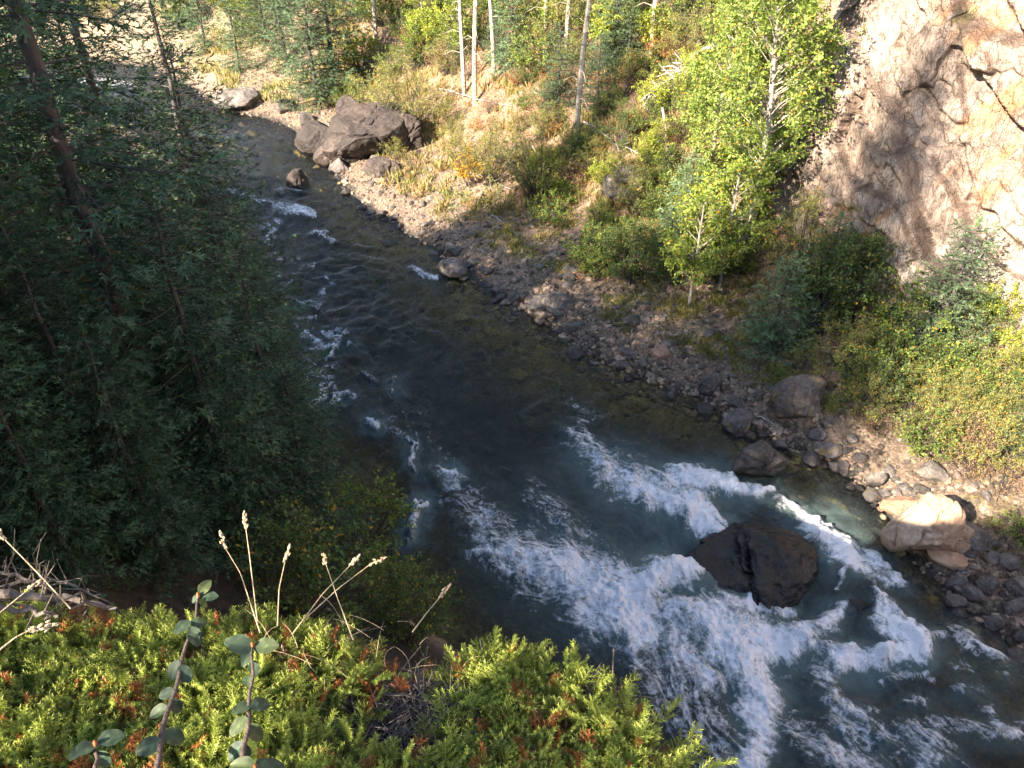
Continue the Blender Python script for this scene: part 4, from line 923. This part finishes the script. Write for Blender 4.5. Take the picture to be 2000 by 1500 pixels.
def litter(n, x0, x1, y0, y1, thr, seed):
    Ps = []; k = 0
    while len(Ps) < n and k < n * 4:
        k += 1; a_, b_ = g.uniform(x0, x1), g.uniform(y0, y1)
        if noise(np.array([[a_ / 45, b_ / 35]]), seed)[0] < thr: continue
        p_ = hit(a_, b_)
        if dq(p_) > 2: Ps.append(p_)
    P = np.repeat(np.array(Ps), 22, 0); m_ = len(P); P[:, :2] += g.normal(0, .22, (m_, 2)); P[:, 2] = hq(P[:, 0], P[:, 1]) + np.abs(g.normal(0, .14, m_))
    V_, F_ = scatter(LV, LF, frames(g.normal(size=(m_, 3)) * [1, 1, .5], g, g.normal(0, .7, m_)), P, g.uniform(.05, .1, m_))
    pal = np.array([[.06, .11, .03], [.13, .2, .05], [.2, .25, .06], [.34, .16, .07], [.1, .13, .06]]); cc_ = np.repeat(pal[g.integers(0, 5, len(Ps))], 22, 0) * g.uniform(.6, 1.3, (m_, 1))
    acc.add(V_, F_, np.repeat(cc_, 4, 0))
litter(1500, 700, 1520, 0, 560, -.2, 14); litter(150, 1450, 2000, 560, 860, .15, 15); litter(260, 330, 800, 30, 220, -.2, 16)
tag(obj('undergrowth', acc.mesh('undergrowth', MAT_LEAF)), 'low leafy undergrowth carpeting the far slope between the bushes', 'undergrowth', kind='stuff')

# ------------------------------------------------------------------ dead wood
def stick(pts, r, label, name='fallen_branch', cat='branch', lift=.06, mat=None, parent=None, seed=0, twigs=0, group=None):
    g_ = np.random.default_rng(seed + 5); P = np.array([hit(*p[:2]) + [0, 0, lift + (p[2] if len(p) > 2 else 0)] for p in pts])
    Q, _ = resample(P, 10); Q = Q + g_.normal(0, .03, Q.shape) * 1.0
    a_ = Acc(); c0 = Q[0].copy(); V_, F_ = tube(Q - c0, np.linspace(r, r * .35, 10), 6); a_.add(V_, F_)
    for k in range(twigs):
        i_ = g_.integers(2, 9); d = norm((g_.normal(0, 1, 3) + norm((Q[-1] - Q[0])[None])[0] * .8)[None])[0]; L_ = g_.uniform(.3, .9)
        b0 = Q[i_] - c0; pp = np.array([b0, b0 + d * L_ * .5 + g_.normal(0, .05, 3), b0 + d * L_ + [0, 0, -.05]])
        V_, F_ = tube(pp, [r * .4, r * .28, r * .1], 4); a_.add(V_, F_)
    o = obj(name, a_.mesh(name, mat or MAT_DEAD, True)); o.location = c0; return tag(o, label, cat, group)
stick([(962, 422), (1023, 470)], .035, 'long straight bare stick lying on the gravel below the low bush')
stick([(1480, 815), (1505, 828), (1545, 845)], .025, 'thin white curved stick at the inlet below the square rock')
stick([(1808, 1102), (1850, 1112), (1890, 1122), (1905, 1108)], .028, 'thin curved white stick lying on stones right of the sunlit boulder')
stick([(1718, 925), (1775, 952)], .04, 'brown stick beside the long grey rock in the inlet')
stick([(890, 332), (950, 350), (1000, 372)], .06, 'pale log end sticking out of the willows over the gravel', twigs=3)
stick([(640, 265), (660, 262), (680, 255)], .04, 'pale root curling over the grey ledge boulder', lift=.5)
stick([(1700, 820), (1760, 812)], .035, 'brown stick lying in front of the shrubs below the cliff')
stick([(1040, 320), (1050, 345), (1120, 365)], .04, 'tangled bare branch among the middle bushes', twigs=8, lift=.8)
stick([(860, 180), (930, 200), (1000, 215)], .05, 'broken pale branches lying at the feet of the three trunks', twigs=7, lift=.2)
stick([(1140, 260), (1200, 300), (1260, 330)], .05, 'bare grey branch leaning right of the tallest trunk', twigs=6, lift=.5)
stick([(1390, 130), (1320, 190), (1250, 240)], .12, 'bleached fallen tree with a mass of white twigs on the upper slope', name='fallen_tree', cat='fallen tree', twigs=110, lift=.9, seed=9)
stick([(1290, 250), (1300, 330), (1310, 400)], .06, 'bleached broken stem leaning over the black hollow', twigs=14, lift=.8)
stick([(1930, 330), (1925, 380), (1900, 450)], .04, 'leafless pale shrub against the sunlit cliff at the right', name='dead_shrub', cat='dead shrub', twigs=16, lift=.6)
stick([(1905, 470), (1925, 560), (1930, 600)], .05, 'grey dead stem beside the layered spruce', twigs=18, lift=.9, name='dead_shrub', cat='dead shrub')
stick([(1090, 505), (1110, 540)], .02, 'short pale stick on the gravel left of the round dark bush')
stick([(1180, 640), (1225, 628)], .022, 'thin grey driftwood stick on the middle of the gravel bank')
stick([(1010, 612), (1040, 632)], .018, 'small stick at the waterline below the pale angular rock')
stick([(880, 415), (905, 390), (940, 380)], .025, 'forked bare stick on the sunlit part of the gravel', twigs=4)
stick([(1640, 800), (1690, 822), (1720, 815)], .02, 'bent grey stick right of the square block')
stick([(1900, 900), (1960, 950), (1985, 1000)], .025, 'long bare stem lying down the bank at the right', twigs=5)
stick([(1925, 790), (1960, 850)], .02, 'pale bare twig beside the dark shrub at the right', twigs=7, lift=.3)
B_(1235, 345, 110, 70, 'pale rounded rock over a black hollow full of roots', mat=MAT_ROCKL, seed=81)

# ------------------------------------------------------------------ the ledge underfoot with its juniper
def ledge_z(x, y):
    P = np.stack([x, y], -1); ex = 1.32 + .06 * np.sin(x * 4) + fbm(P * 2, 2, 7) * .08 - sstep(.1, .7, x) * .5
    s = y - ex
    z = CAM_H - 1.72 - .10 * (x + .6) - .12 * y + fbm(P * 1.8, 3, 12) * .07
    z = z - np.maximum(s, 0) * 1.0 - sstep(.0, .5, s) * 1.2 - sstep(.28, .7, x) * 1.1
    return z - np.maximum(s - .3, 0) * 3 - np.maximum(x - .5, 0) * 4
gx = np.linspace(-4.5, 1.9, 160); gy = np.linspace(-2.5, 3.2, 140); GX, GY = np.meshgrid(gx, gy, indexing='ij'); GZ = ledge_z(GX, GY)
GZ = GZ + fbm(np.stack([GX, GY], -1) * 9, 3, 13) * .02
edge = (GX < -4.4) | (GX > 1.85) | (GY < -2.4) | (GY > 3.15); GZ = np.where(edge, 4., GZ)
n0, n1_ = GX.shape; i = np.arange(n0 - 1)[:, None]; j = np.arange(n1_ - 1)[None]
F = np.stack([i * n1_ + j, (i + 1) * n1_ + j, (i + 1) * n1_ + j + 1, i * n1_ + j + 1], -1).reshape(-1, 4)
V = np.stack([GX, GY, GZ], -1).reshape(-1, 3); c = np.array([.07, .055, .042]) * (1 + .5 * fbm(V[:, :2] * 7, 3, 8)[:, None])
tag(obj('ledge', mesh_np('ledge', V, F, c, True, mat=MAT_EARTH)), kind='structure')

g = np.random.default_rng(123)
# juniper sprig: awl needles in whorls on a stem with side shoots
def sprig():
    Vs = []; Fs = []; Ts = []; n = 0
    def shoot(p0, d, L, tp):
        nonlocal n
        d = norm(d[None])[0]; a = norm(np.cross(d, [.2, .3, 1.])[None])[0]; b = np.cross(d, a); k = max(3, int(L / .0052))
        for q in range(k):
            s = (q + .5) / k; p = p0 + d * L * s; nl = .0095 * (1 - .35 * s) + .002
            for r in range(3):
                an = q * 1.05 + r * 2.094; o_ = a * cos(an) + b * sin(an); tip = p + o_ * nl * .78 + d * nl * .75; wv = norm(np.cross(o_, d)[None])[0] * .0016
                Vs.extend([p - wv, p + wv, tip]); Fs.append([n, n + 1, n + 2]); Ts.extend([tp + s * .4] * 3); n += 3
    L0 = .095; shoot(np.zeros(3), np.array([1., 0, 0]), L0, .35)
    for q in range(4):
        for sd_ in (-1, 1):
            p = np.array([L0 * (.2 + .19 * q + .04 * (sd_ > 0)), 0, 0]); shoot(p, np.array([1., sd_ * .85, g.normal(0, .35)]), .042 - .007 * q, .45)
    return np.array(Vs), np.array(Fs), np.clip(np.array(Ts), 0, 1)
SPG = [sprig() for _ in range(2)]
GRN1, GRN2, TIP = np.array([.07, .12, .028]), np.array([.16, .24, .045]), np.array([.46, .50, .10])
def clump(seed, n=34, rust=.0, lit=1.):
    g_ = np.random.default_rng(seed); a_ = Acc()
    for k in range(n):
        V0, F0, T0 = SPG[k % 2]; az = g_.uniform(0, 6.28); el = g_.uniform(.35, 1.35); d = np.array([cos(az) * cos(el), sin(az) * cos(el), sin(el)])
        p = np.array([cos(az), sin(az), 0]) * g_.uniform(0, .09) + [0, 0, g_.uniform(-.03, .05)] + d * .02
        Mx = frames(d[None] + g_.normal(0, .1, (1, 3)), g_, g_.uniform(0, 3, 1)); sc = g_.uniform(.7, 1.15)
        V_, F_ = scatter(V0, F0, Mx, p[None], [sc])
        if g_.random() < rust: c_ = np.tile([.44, .16, .05] if g_.random() < .65 else [.16, .09, .05], (len(V0), 1)) * g_.uniform(.5, 1.2)
        else:
            f_ = g_.uniform(0, 1); c_ = (GRN1 * (1 - f_) + GRN2 * f_)[None] * (1 - T0[:, None]) + TIP[None] * T0[:, None] * (.55 + .45 * f_) + GRN2 * .0
        a_.add(V_, F_, c_)
    # woody base
    for k in range(6):
        az = g_.uniform(0, 6.28); V_, F_ = tube(np.array([[0, 0, -.06], [cos(az) * .03, sin(az) * .03, .0], [cos(az) * .07, sin(az) * .07, .05]]), [.004, .003, .002], 4); a_.add(V_, F_, (.12, .08, .06))
    return a_.mesh('juniper_foliage', MAT_JUN)
CL = [clump(1), clump(2), clump(3, rust=.08), clump(4, rust=.1)]; CLR = [clump(5, 18, rust=.85), clump(6, 20, rust=.35), clump(7, 24, rust=.5)]
JUN = [('yellow green juniper mat with rusty shoots spreading over the left of the ledge', -9, -.85), ('bright juniper mat round the foot of the dry grass stalks', -.85, -.22), ('juniper bush on the right end of the ledge, hanging over the drop', -.22, 9)]
jun = []
for lab, a_, b_ in JUN:
    x_ = (max(a_, -1.4) + min(b_, .5)) / 2; y_ = 1.1; jun.append((a_, b_, thing('juniper_shrub', (x_, y_, float(ledge_z(np.array(x_), np.array(y_)))), 0, lab, 'juniper')))
cnt = 0
for k in range(1500):
    px, py = g.uniform(-120, 1300), g.uniform(1140, 1620)
    lim = np.interp(px, [-100, 100, 300, 450, 650, 900, 1000, 1150, 1220, 1290, 1300], [1225, 1225, 1215, 1185, 1220, 1262, 1290, 1335, 1400, 1490, 1560])
    if py < lim + 18: continue
    f_ = noise(np.array([[px / 130, py / 90]]), 66)[0] + .35 * noise(np.array([[px / 50, py / 40]]), 67)[0]
    bare = (610 < px < 1000 and 1330 < py < 1490) or (0 < px < 250 and py < 1235)
    if ((px - 790) / 235) ** 2 + ((py - 1425) / 95) ** 2 < 1 and g.random() < .95: continue
    if ((px - 1170) / 60) ** 2 + ((py - 1400) / 60) ** 2 < 1 and g.random() < .5: continue
    if py > lim + 75 and f_ < (.22 if bare else -.32): continue
    d = ray(px, py); t_ = np.arange(1.0, 4, .01); Q = d * t_[:, None]; Q[:, 2] += CAM_H; w_ = np.nonzero(Q[:, 2] < ledge_z(Q[:, 0], Q[:, 1]) + .10)[0]
    if not len(w_): continue
    Q = Q[w_[0]]; Q[2] -= .05
    rusty = g.random() < (.42 if px < 750 else .3); me = CLR[g.integers(3)] if rusty else CL[g.integers(4)]
    pa = next(o for a_, b_, o in jun if a_ <= Q[0] < b_)
    o = obj('foliage_clump', me, pa, np.array(Q) - np.array(pa.location), (g.normal(.0, .3), g.normal(0, .3), g.uniform(0, 6.28)), g.uniform(.5, 1.15) * (.85 if rusty else 1)); cnt += 1
    if cnt >= 430: break
for x, y, s_, l_ in ((-3.6, -.5, .82, 'left'), (-2.9, -1.35, 1.08, 'middle'), (-1.8, -1.75, 1.08, 'right')):  # bushes added out of view so their shadow dims the lower juniper
    plant(BR['dark'], (x, y, float(ledge_z(np.array(x), np.array(y))) - .1), x * 3, s_ * .98, l_ + ' one of the dark bushes added behind the viewpoint to shade the near juniper', 'bush')
# dead twigs woven under the juniper
acc = Acc()
for k in range(1300):
    if k < 950: px, py = g.normal(790, 125), g.normal(1425, 50)
    elif k < 1080: px, py = g.normal(1180, 60), g.normal(1400, 60)
    else: px, py = g.uniform(-50, 1200), g.uniform(1250, 1500)
    d = ray(px, py); t_ = np.arange(1., 4, .01); Q = d * t_[:, None]; Q[:, 2] += CAM_H; w_ = np.nonzero(Q[:, 2] < ledge_z(Q[:, 0], Q[:, 1]) + .05)[0]
    if not len(w_): continue
    Q = Q[w_[0]]; az = g.uniform(0, 6.28); L_ = g.uniform(.06, .22); dr = np.array([cos(az), sin(az), g.normal(0, .3)]); cv = g.normal(0, .35, 3)
    s = np.linspace(-.5, .5, 6)[:, None]; path = Q + dr * L_ * s + cv * L_ * (s ** 2 - .1) + [0, 0, g.uniform(0, .06)]
    V_, F_ = tube(path, np.linspace(1, .5, 6) * g.uniform(.001, .0028), 4); acc.add(V_, F_)
tag(obj('dead_twigs', acc.mesh('dead_twigs', MAT_GREYWOOD, True), jun[1][2], -np.array(jun[1][2].location)), kind='stuff')
def near_pt(px, py, dist): d = norm(ray(px, py)[None])[0]; return np.array([0, 0, CAM_H]) + d * dist
# grey dead branches at the left end of the ledge
def nbranch(pts, r, lab, tw=0, seed=0):
    g_ = np.random.default_rng(seed); P = np.array([near_pt(*p) for p in pts]); Q, _ = resample(P, 14); Q += g_.normal(0, .004, Q.shape); c0 = Q[0].copy(); a_ = Acc()
    V_, F_ = tube(Q - c0, np.linspace(r, r * .4, 14), 7); a_.add(V_, F_)
    for k in range(tw):
        i_ = g_.integers(1, 13); d = g_.normal(0, 1, 3) + [.4, 0, .3]; L_ = g_.uniform(.03, .13); b0 = Q[i_] - c0; e = b0 + norm(d[None])[0] * L_
        V_, F_ = tube(np.array([b0, (b0 + e) / 2 + g_.normal(0, .02, 3), e]), [r * .35, r * .22, .0008], 4); a_.add(V_, F_)
    o = obj('dead_branch', a_.mesh('dead_branch', MAT_GREYWOOD, True)); o.location = c0; tag(o, lab, 'branch')
nbranch([(-60, 1150, 2.3), (60, 1165, 2.25), (150, 1172, 2.2), (235, 1192, 2.15)], .013, 'thick grey dead branch lying across the left end of the juniper', 9, 3)
nbranch([(-60, 1110, 2.6), (30, 1120, 2.5), (100, 1150, 2.4)], .006, 'thin dead branch with fine side twigs behind the thick grey one', 16, 4)
nbranch([(20, 1140, 2.4), (110, 1130, 2.4), (200, 1165, 2.3)], .005, 'tangle of fine grey twigs above the thick dead branch', 20, 5)
nbranch([(-20, 1190, 2.2), (60, 1195, 2.2), (120, 1205, 2.1)], .008, 'short dead stub in front of the thick grey branch', 6, 6)

# dry grass stalks, each with its seed head
MAT_STRAW = bark_mat('straw', (.36, .26, .14), (.6, .5, .34), 30)
def stalk(pts, head, lab, dist=2.1, r=.0017, spike=1.):
    P = np.array([near_pt(x, y, dist - .0004 * k) for k, (x, y) in enumerate(pts)]); Q, _ = resample(P, 14)
    e = thing('grass_stalk', Q[0], 0, lab, 'grass stalk'); V_, F_ = tube(Q - Q[0], np.linspace(r, r * .6, 14), 5); obj('stem', mesh_np('stem', V_, F_, smooth=True, mat=MAT_STRAW), e)
    H_ = near_pt(*head, dist - .001); g_ = np.random.default_rng(abs(int(head[0]))); ax = H_ - Q[-1]; L_ = np.linalg.norm(ax); a_ = Acc(); tv_, tf_ = ico(1)
    n = int(26 * max(1, L_ / .06)); s = np.linspace(0, 1, n); rad = .0042 * np.sin(np.clip(s * .9 + .1, 0, 1) * pi) ** .6 * spike
    cen = Q[-1] - Q[0] + ax * s[:, None] + g_.normal(0, 1, (n, 3)) * (rad * .65)[:, None]
    V_, F_ = scatter(tv_ * [1, .42, .42], tf_, frames(np.tile(ax, (n, 1)) + g_.normal(0, .3 * L_, (n, 3)), g_), cen, .0052 * g_.uniform(.7, 1.2, n)); a_.add(V_, F_)
    obj('seed_head', a_.mesh('seed_head', MAT_STRAW), e)
stalk([(508, 1235), (470, 1120), (440, 1070)], (430, 1038), 'dry grass stalk, leftmost of the tall ones, leaning left with a pale seed head')
stalk([(503, 1215), (488, 1090), (480, 1030)], (477, 1000), 'tallest dry grass stalk, standing upright with a pale seed head')
stalk([(542, 1222), (545, 1150), (557, 1095)], (566, 1064), 'dry grass stalk with a loose golden seed head, right of the tallest')
stalk([(690, 1250), (660, 1170), (636, 1100)], (632, 1082), 'dry grass stalk crossing two slanting ones, its head leaning left')
stalk([(570, 1240), (630, 1160), (686, 1102)], (702, 1085), 'slanting dry grass stalk, upper one of the pair leaning right')
stalk([(600, 1205), (660, 1150), (722, 1103)], (754, 1089), 'slanting dry grass stalk with a drooping head, lower one of the pair leaning right')
stalk([(805, 1235), (835, 1195), (858, 1168)], (879, 1142), 'dry grass stalk alone at the right, leaning over the river')
stalk([(138, 1188), (70, 1115), (8, 1052)], (-5, 1038), 'long dry grass stalk leaning out at the left edge', 1.9)
stalk([(-10, 1205), (30, 1172), (55, 1152)], (78, 1136), 'short grass stalk with a green grey head over the dead branches', 1.9)
stalk([(-20, 1285), (30, 1245), (60, 1230)], (112, 1218), 'soft blurred grass stalk with a long head at the left edge', 1.6, .002, 1.3)
acc = Acc()
for k in range(26):
    px, py = g.normal(690, 90), g.normal(1270, 40); b = near_pt(px, py + 20, 2.15); d = np.array([g.normal(0, .35), g.normal(0, .2), 1.]); L_ = g.uniform(.06, .15)
    s = np.linspace(0, 1, 5)[:, None]; P = b + d * L_ * s + np.array([g.normal(0, .25), 0, -.2]) * L_ * s ** 2 * 2; V_, F_ = tube(P, np.linspace(.0008, .0002, 5), 3); acc.add(V_, F_)
tag(obj('dry_grass', acc.mesh('dry_grass', MAT_STRAW)), 'fine dry grass blades growing through the juniper', 'grass', kind='stuff')

# two broad leaved stems rising before the juniper
m, t, o = M('broad_leaf'); tc = objco(t); na = noise_n(t, 30, 4, tc)
wv = N(t, 'ShaderNodeAttribute', _attribute_name='col')
oi = t.nodes.new('ShaderNodeObjectInfo'); cc0 = mixc(t, 1., wv.outputs[0], ramp(t, oi.outputs['Random'], [(0., (.7, .8, .75)), (.6, (1.1, 1.05, 1.)), (1., (1.6, 1.3, .7))]), 'MULTIPLY')
cc = mixc(t, 1., cc0, ramp(t, na, [(.3, (.75, .75, .75)), (.7, (1.2, 1.2, 1.2))]), 'MULTIPLY')
p = N(t, 'ShaderNodeBsdfPrincipled', Roughness=.55); t.links.new(cc, p.inputs['Base Color']); t.links.new(bump(t, na, .3, .002), p.inputs['Normal'])
tr = t.nodes.new('ShaderNodeBsdfTranslucent'); t.links.new(cc, tr.inputs[0]); mx = N(t, 'ShaderNodeMixShader', Fac=.2); t.links.new(p.outputs[0], mx.inputs[1]); t.links.new(tr.outputs[0], mx.inputs[2]); t.links.new(mx.outputs[0], o.inputs[0])
MAT_BROAD = m
def leaf_mesh(seed):
    g_ = np.random.default_rng(seed); nu, nv = 9, 7; V_ = []; C_ = []; cz, cz2, spot = g_.random(), g_.random(), g_.random((9, 7))
    for a_ in range(nu):
        s = a_ / (nu - 1); wdt = .40 * sin(pi * min(s * .92 + .04, 1)) ** .65 * (1 - .25 * s)
        for b_ in range(nv):
            v = b_ / (nv - 1) * 2 - 1; x = s; y = v * wdt; z = abs(v) * wdt * (.1 + .5 * cz) - (.05 + .3 * cz2) * s * s + .025 * sin(s * 14 + abs(v) * 3) * abs(v) + g_.normal(0, .003)
            V_.append((x, y, z)); vein = abs(v) < .08 or abs((s * 7 - abs(v) * 1.6) % 1) < .16
            C_.append(np.array([.04, .066, .036]) * (1.35 if vein else 1) * (1 if spot[a_, b_] < .93 else 1.8))
    i = np.arange(nu - 1)[:, None]; j = np.arange(nv - 1)[None]; F_ = np.stack([i * nv + j, (i + 1) * nv + j, (i + 1) * nv + j + 1, i * nv + j + 1], -1).reshape(-1, 4)
    return mesh_np('leaf', V_, F_, np.array(C_), True, mat=MAT_BROAD)
LM = [leaf_mesh(k) for k in range(6)]
MAT_STEM = bark_mat('leafy_stem_bark', (.07, .05, .04), (.15, .11, .09), 30)
MAT_BUD = bark_mat('rusty_bud', (.35, .1, .03), (.5, .18, .06), 60)
def leafy(pts, dist0, dist1, leaves, lab, seed):
    n = len(pts); P = np.array([near_pt(x, y, dist0 + (dist1 - dist0) * k / (n - 1)) for k, (x, y) in enumerate(pts)]); Q, _ = resample(P, 20); Q[1:-1, 0] += np.sin(np.arange(18) * .9 + seed) * .0018; c0 = Q[0].copy(); g_ = np.random.default_rng(seed)
    e = thing('broadleaf_plant', c0, 0, lab, 'plant'); V_, F_ = tube(Q - c0, np.linspace(.0045, .0017, 20), 7); obj('stem', mesh_np('stem', V_, F_, smooth=True, mat=MAT_STEM), e)
    for (ax, ay, bx, by) in leaves:                       # leaf base and tip
        k = np.argmin([abs(q - ay) for q in np.interp(np.linspace(0, 1, 20), np.linspace(0, 1, n), [p_[1] for p_ in pts])]); ds = float(np.linalg.norm(Q[k] - [0, 0, CAM_H]))
        A_ = near_pt(ax, ay, ds); B__ = near_pt(bx, by, ds + g_.uniform(-.02, .02)); d = B__ - A_; L_ = np.linalg.norm(d); d = d / L_
        vw = norm((np.array([0, 0, CAM_H]) - A_)[None])[0]; nrm = norm((vw * .7 + np.array([-.1, .1, .6]) + g_.normal(0, .18, 3))[None])[0]; Y_ = norm(np.cross(nrm, d)[None])[0]; Z_ = np.cross(d, Y_)
        o = obj('leaf', LM[g_.integers(6)], e); mm = Matrix(np.stack([d, Y_, Z_], -1).tolist()).to_4x4(); mm.translation = Vector(A_ - c0); o.matrix_local = mm @ Matrix.Scale(L_ * g_.uniform(.8, 1.0), 4)
    tv_, tf_ = ico(2); bq = Q[-1] - c0; o = obj('bud', mesh_np('bud', tv_ * [.003, .003, .007], tf_, smooth=True, mat=MAT_BUD), e, bq + [0, 0, .003])
leafy([(300, 1520), (315, 1440), (335, 1365), (362, 1270), (380, 1210), (388, 1165)], 1.25, 1.42,
      [(390, 1160, 412, 1128), (388, 1176, 411, 1180), (390, 1162, 372, 1180), (395, 1166, 432, 1162), (372, 1215, 410, 1218), (370, 1212, 340, 1236), (368, 1240, 395, 1262), (350, 1290, 330, 1330), (352, 1300, 372, 1335),
       (330, 1385, 280, 1400), (340, 1350, 300, 1362), (320, 1430, 370, 1450), (316, 1448, 262, 1470), (372, 1225, 388, 1262), (330, 1370, 362, 1392)],
      'left broad leaved stem with pale green top leaves in front of the juniper', 1)
leafy([(470, 1530), (478, 1460), (487, 1380), (492, 1320), (494, 1262)], 1.2, 1.36,
      [(492, 1262, 437, 1252), (496, 1264, 548, 1258), (490, 1268, 474, 1296), (494, 1290, 500, 1325), (488, 1320, 478, 1350), (490, 1375, 452, 1392), (488, 1385, 530, 1370), (482, 1400, 445, 1440), (482, 1420, 525, 1448),
       (478, 1450, 440, 1490), (480, 1455, 470, 1500)], 'right broad leaved stem with two wide spread leaves on top', 2)
leafy([(190, 1560), (188, 1500), (188, 1455)], 1.15, 1.22, [(190, 1455, 128, 1482), (190, 1452, 252, 1430), (188, 1470, 220, 1500)], 'small leafy shoot with two long leaves at the bottom left', 3)
leafy([(505, 1580), (502, 1520), (500, 1500)], 1.15, 1.2, [(500, 1500, 540, 1480), (500, 1505, 560, 1500), (498, 1500, 450, 1490)], 'leaf tips rising from the bottom edge under the right stem', 4)

# things that would share a label are told apart by their order from the left
from collections import defaultdict
bpy.context.view_layer.update(); same = defaultdict(list)
for o in COL.objects:
    if o.parent is None and o.get('label') and o.get('category'): same[o['label']].append(o)
ORD = ['leftmost', 'second from left', 'third from left', 'fourth from left', 'fifth from left', 'sixth from left', 'seventh from left', 'eighth from left', 'ninth from left', 'tenth from left', 'eleventh from left', 'twelfth from left']
for lab, os_ in same.items():
    if len(os_) < 2: continue
    os_.sort(key=lambda q: float(topx(np.array(q.location))[0]))
    for k, o in enumerate(os_):
        if k < 12: o['label'] = ' '.join((ORD[k] + ' ' + lab).split()[:16]) if k < len(os_) - 1 or k < 2 and len(os_) > 2 else ' '.join(('rightmost ' + lab).split()[:16])
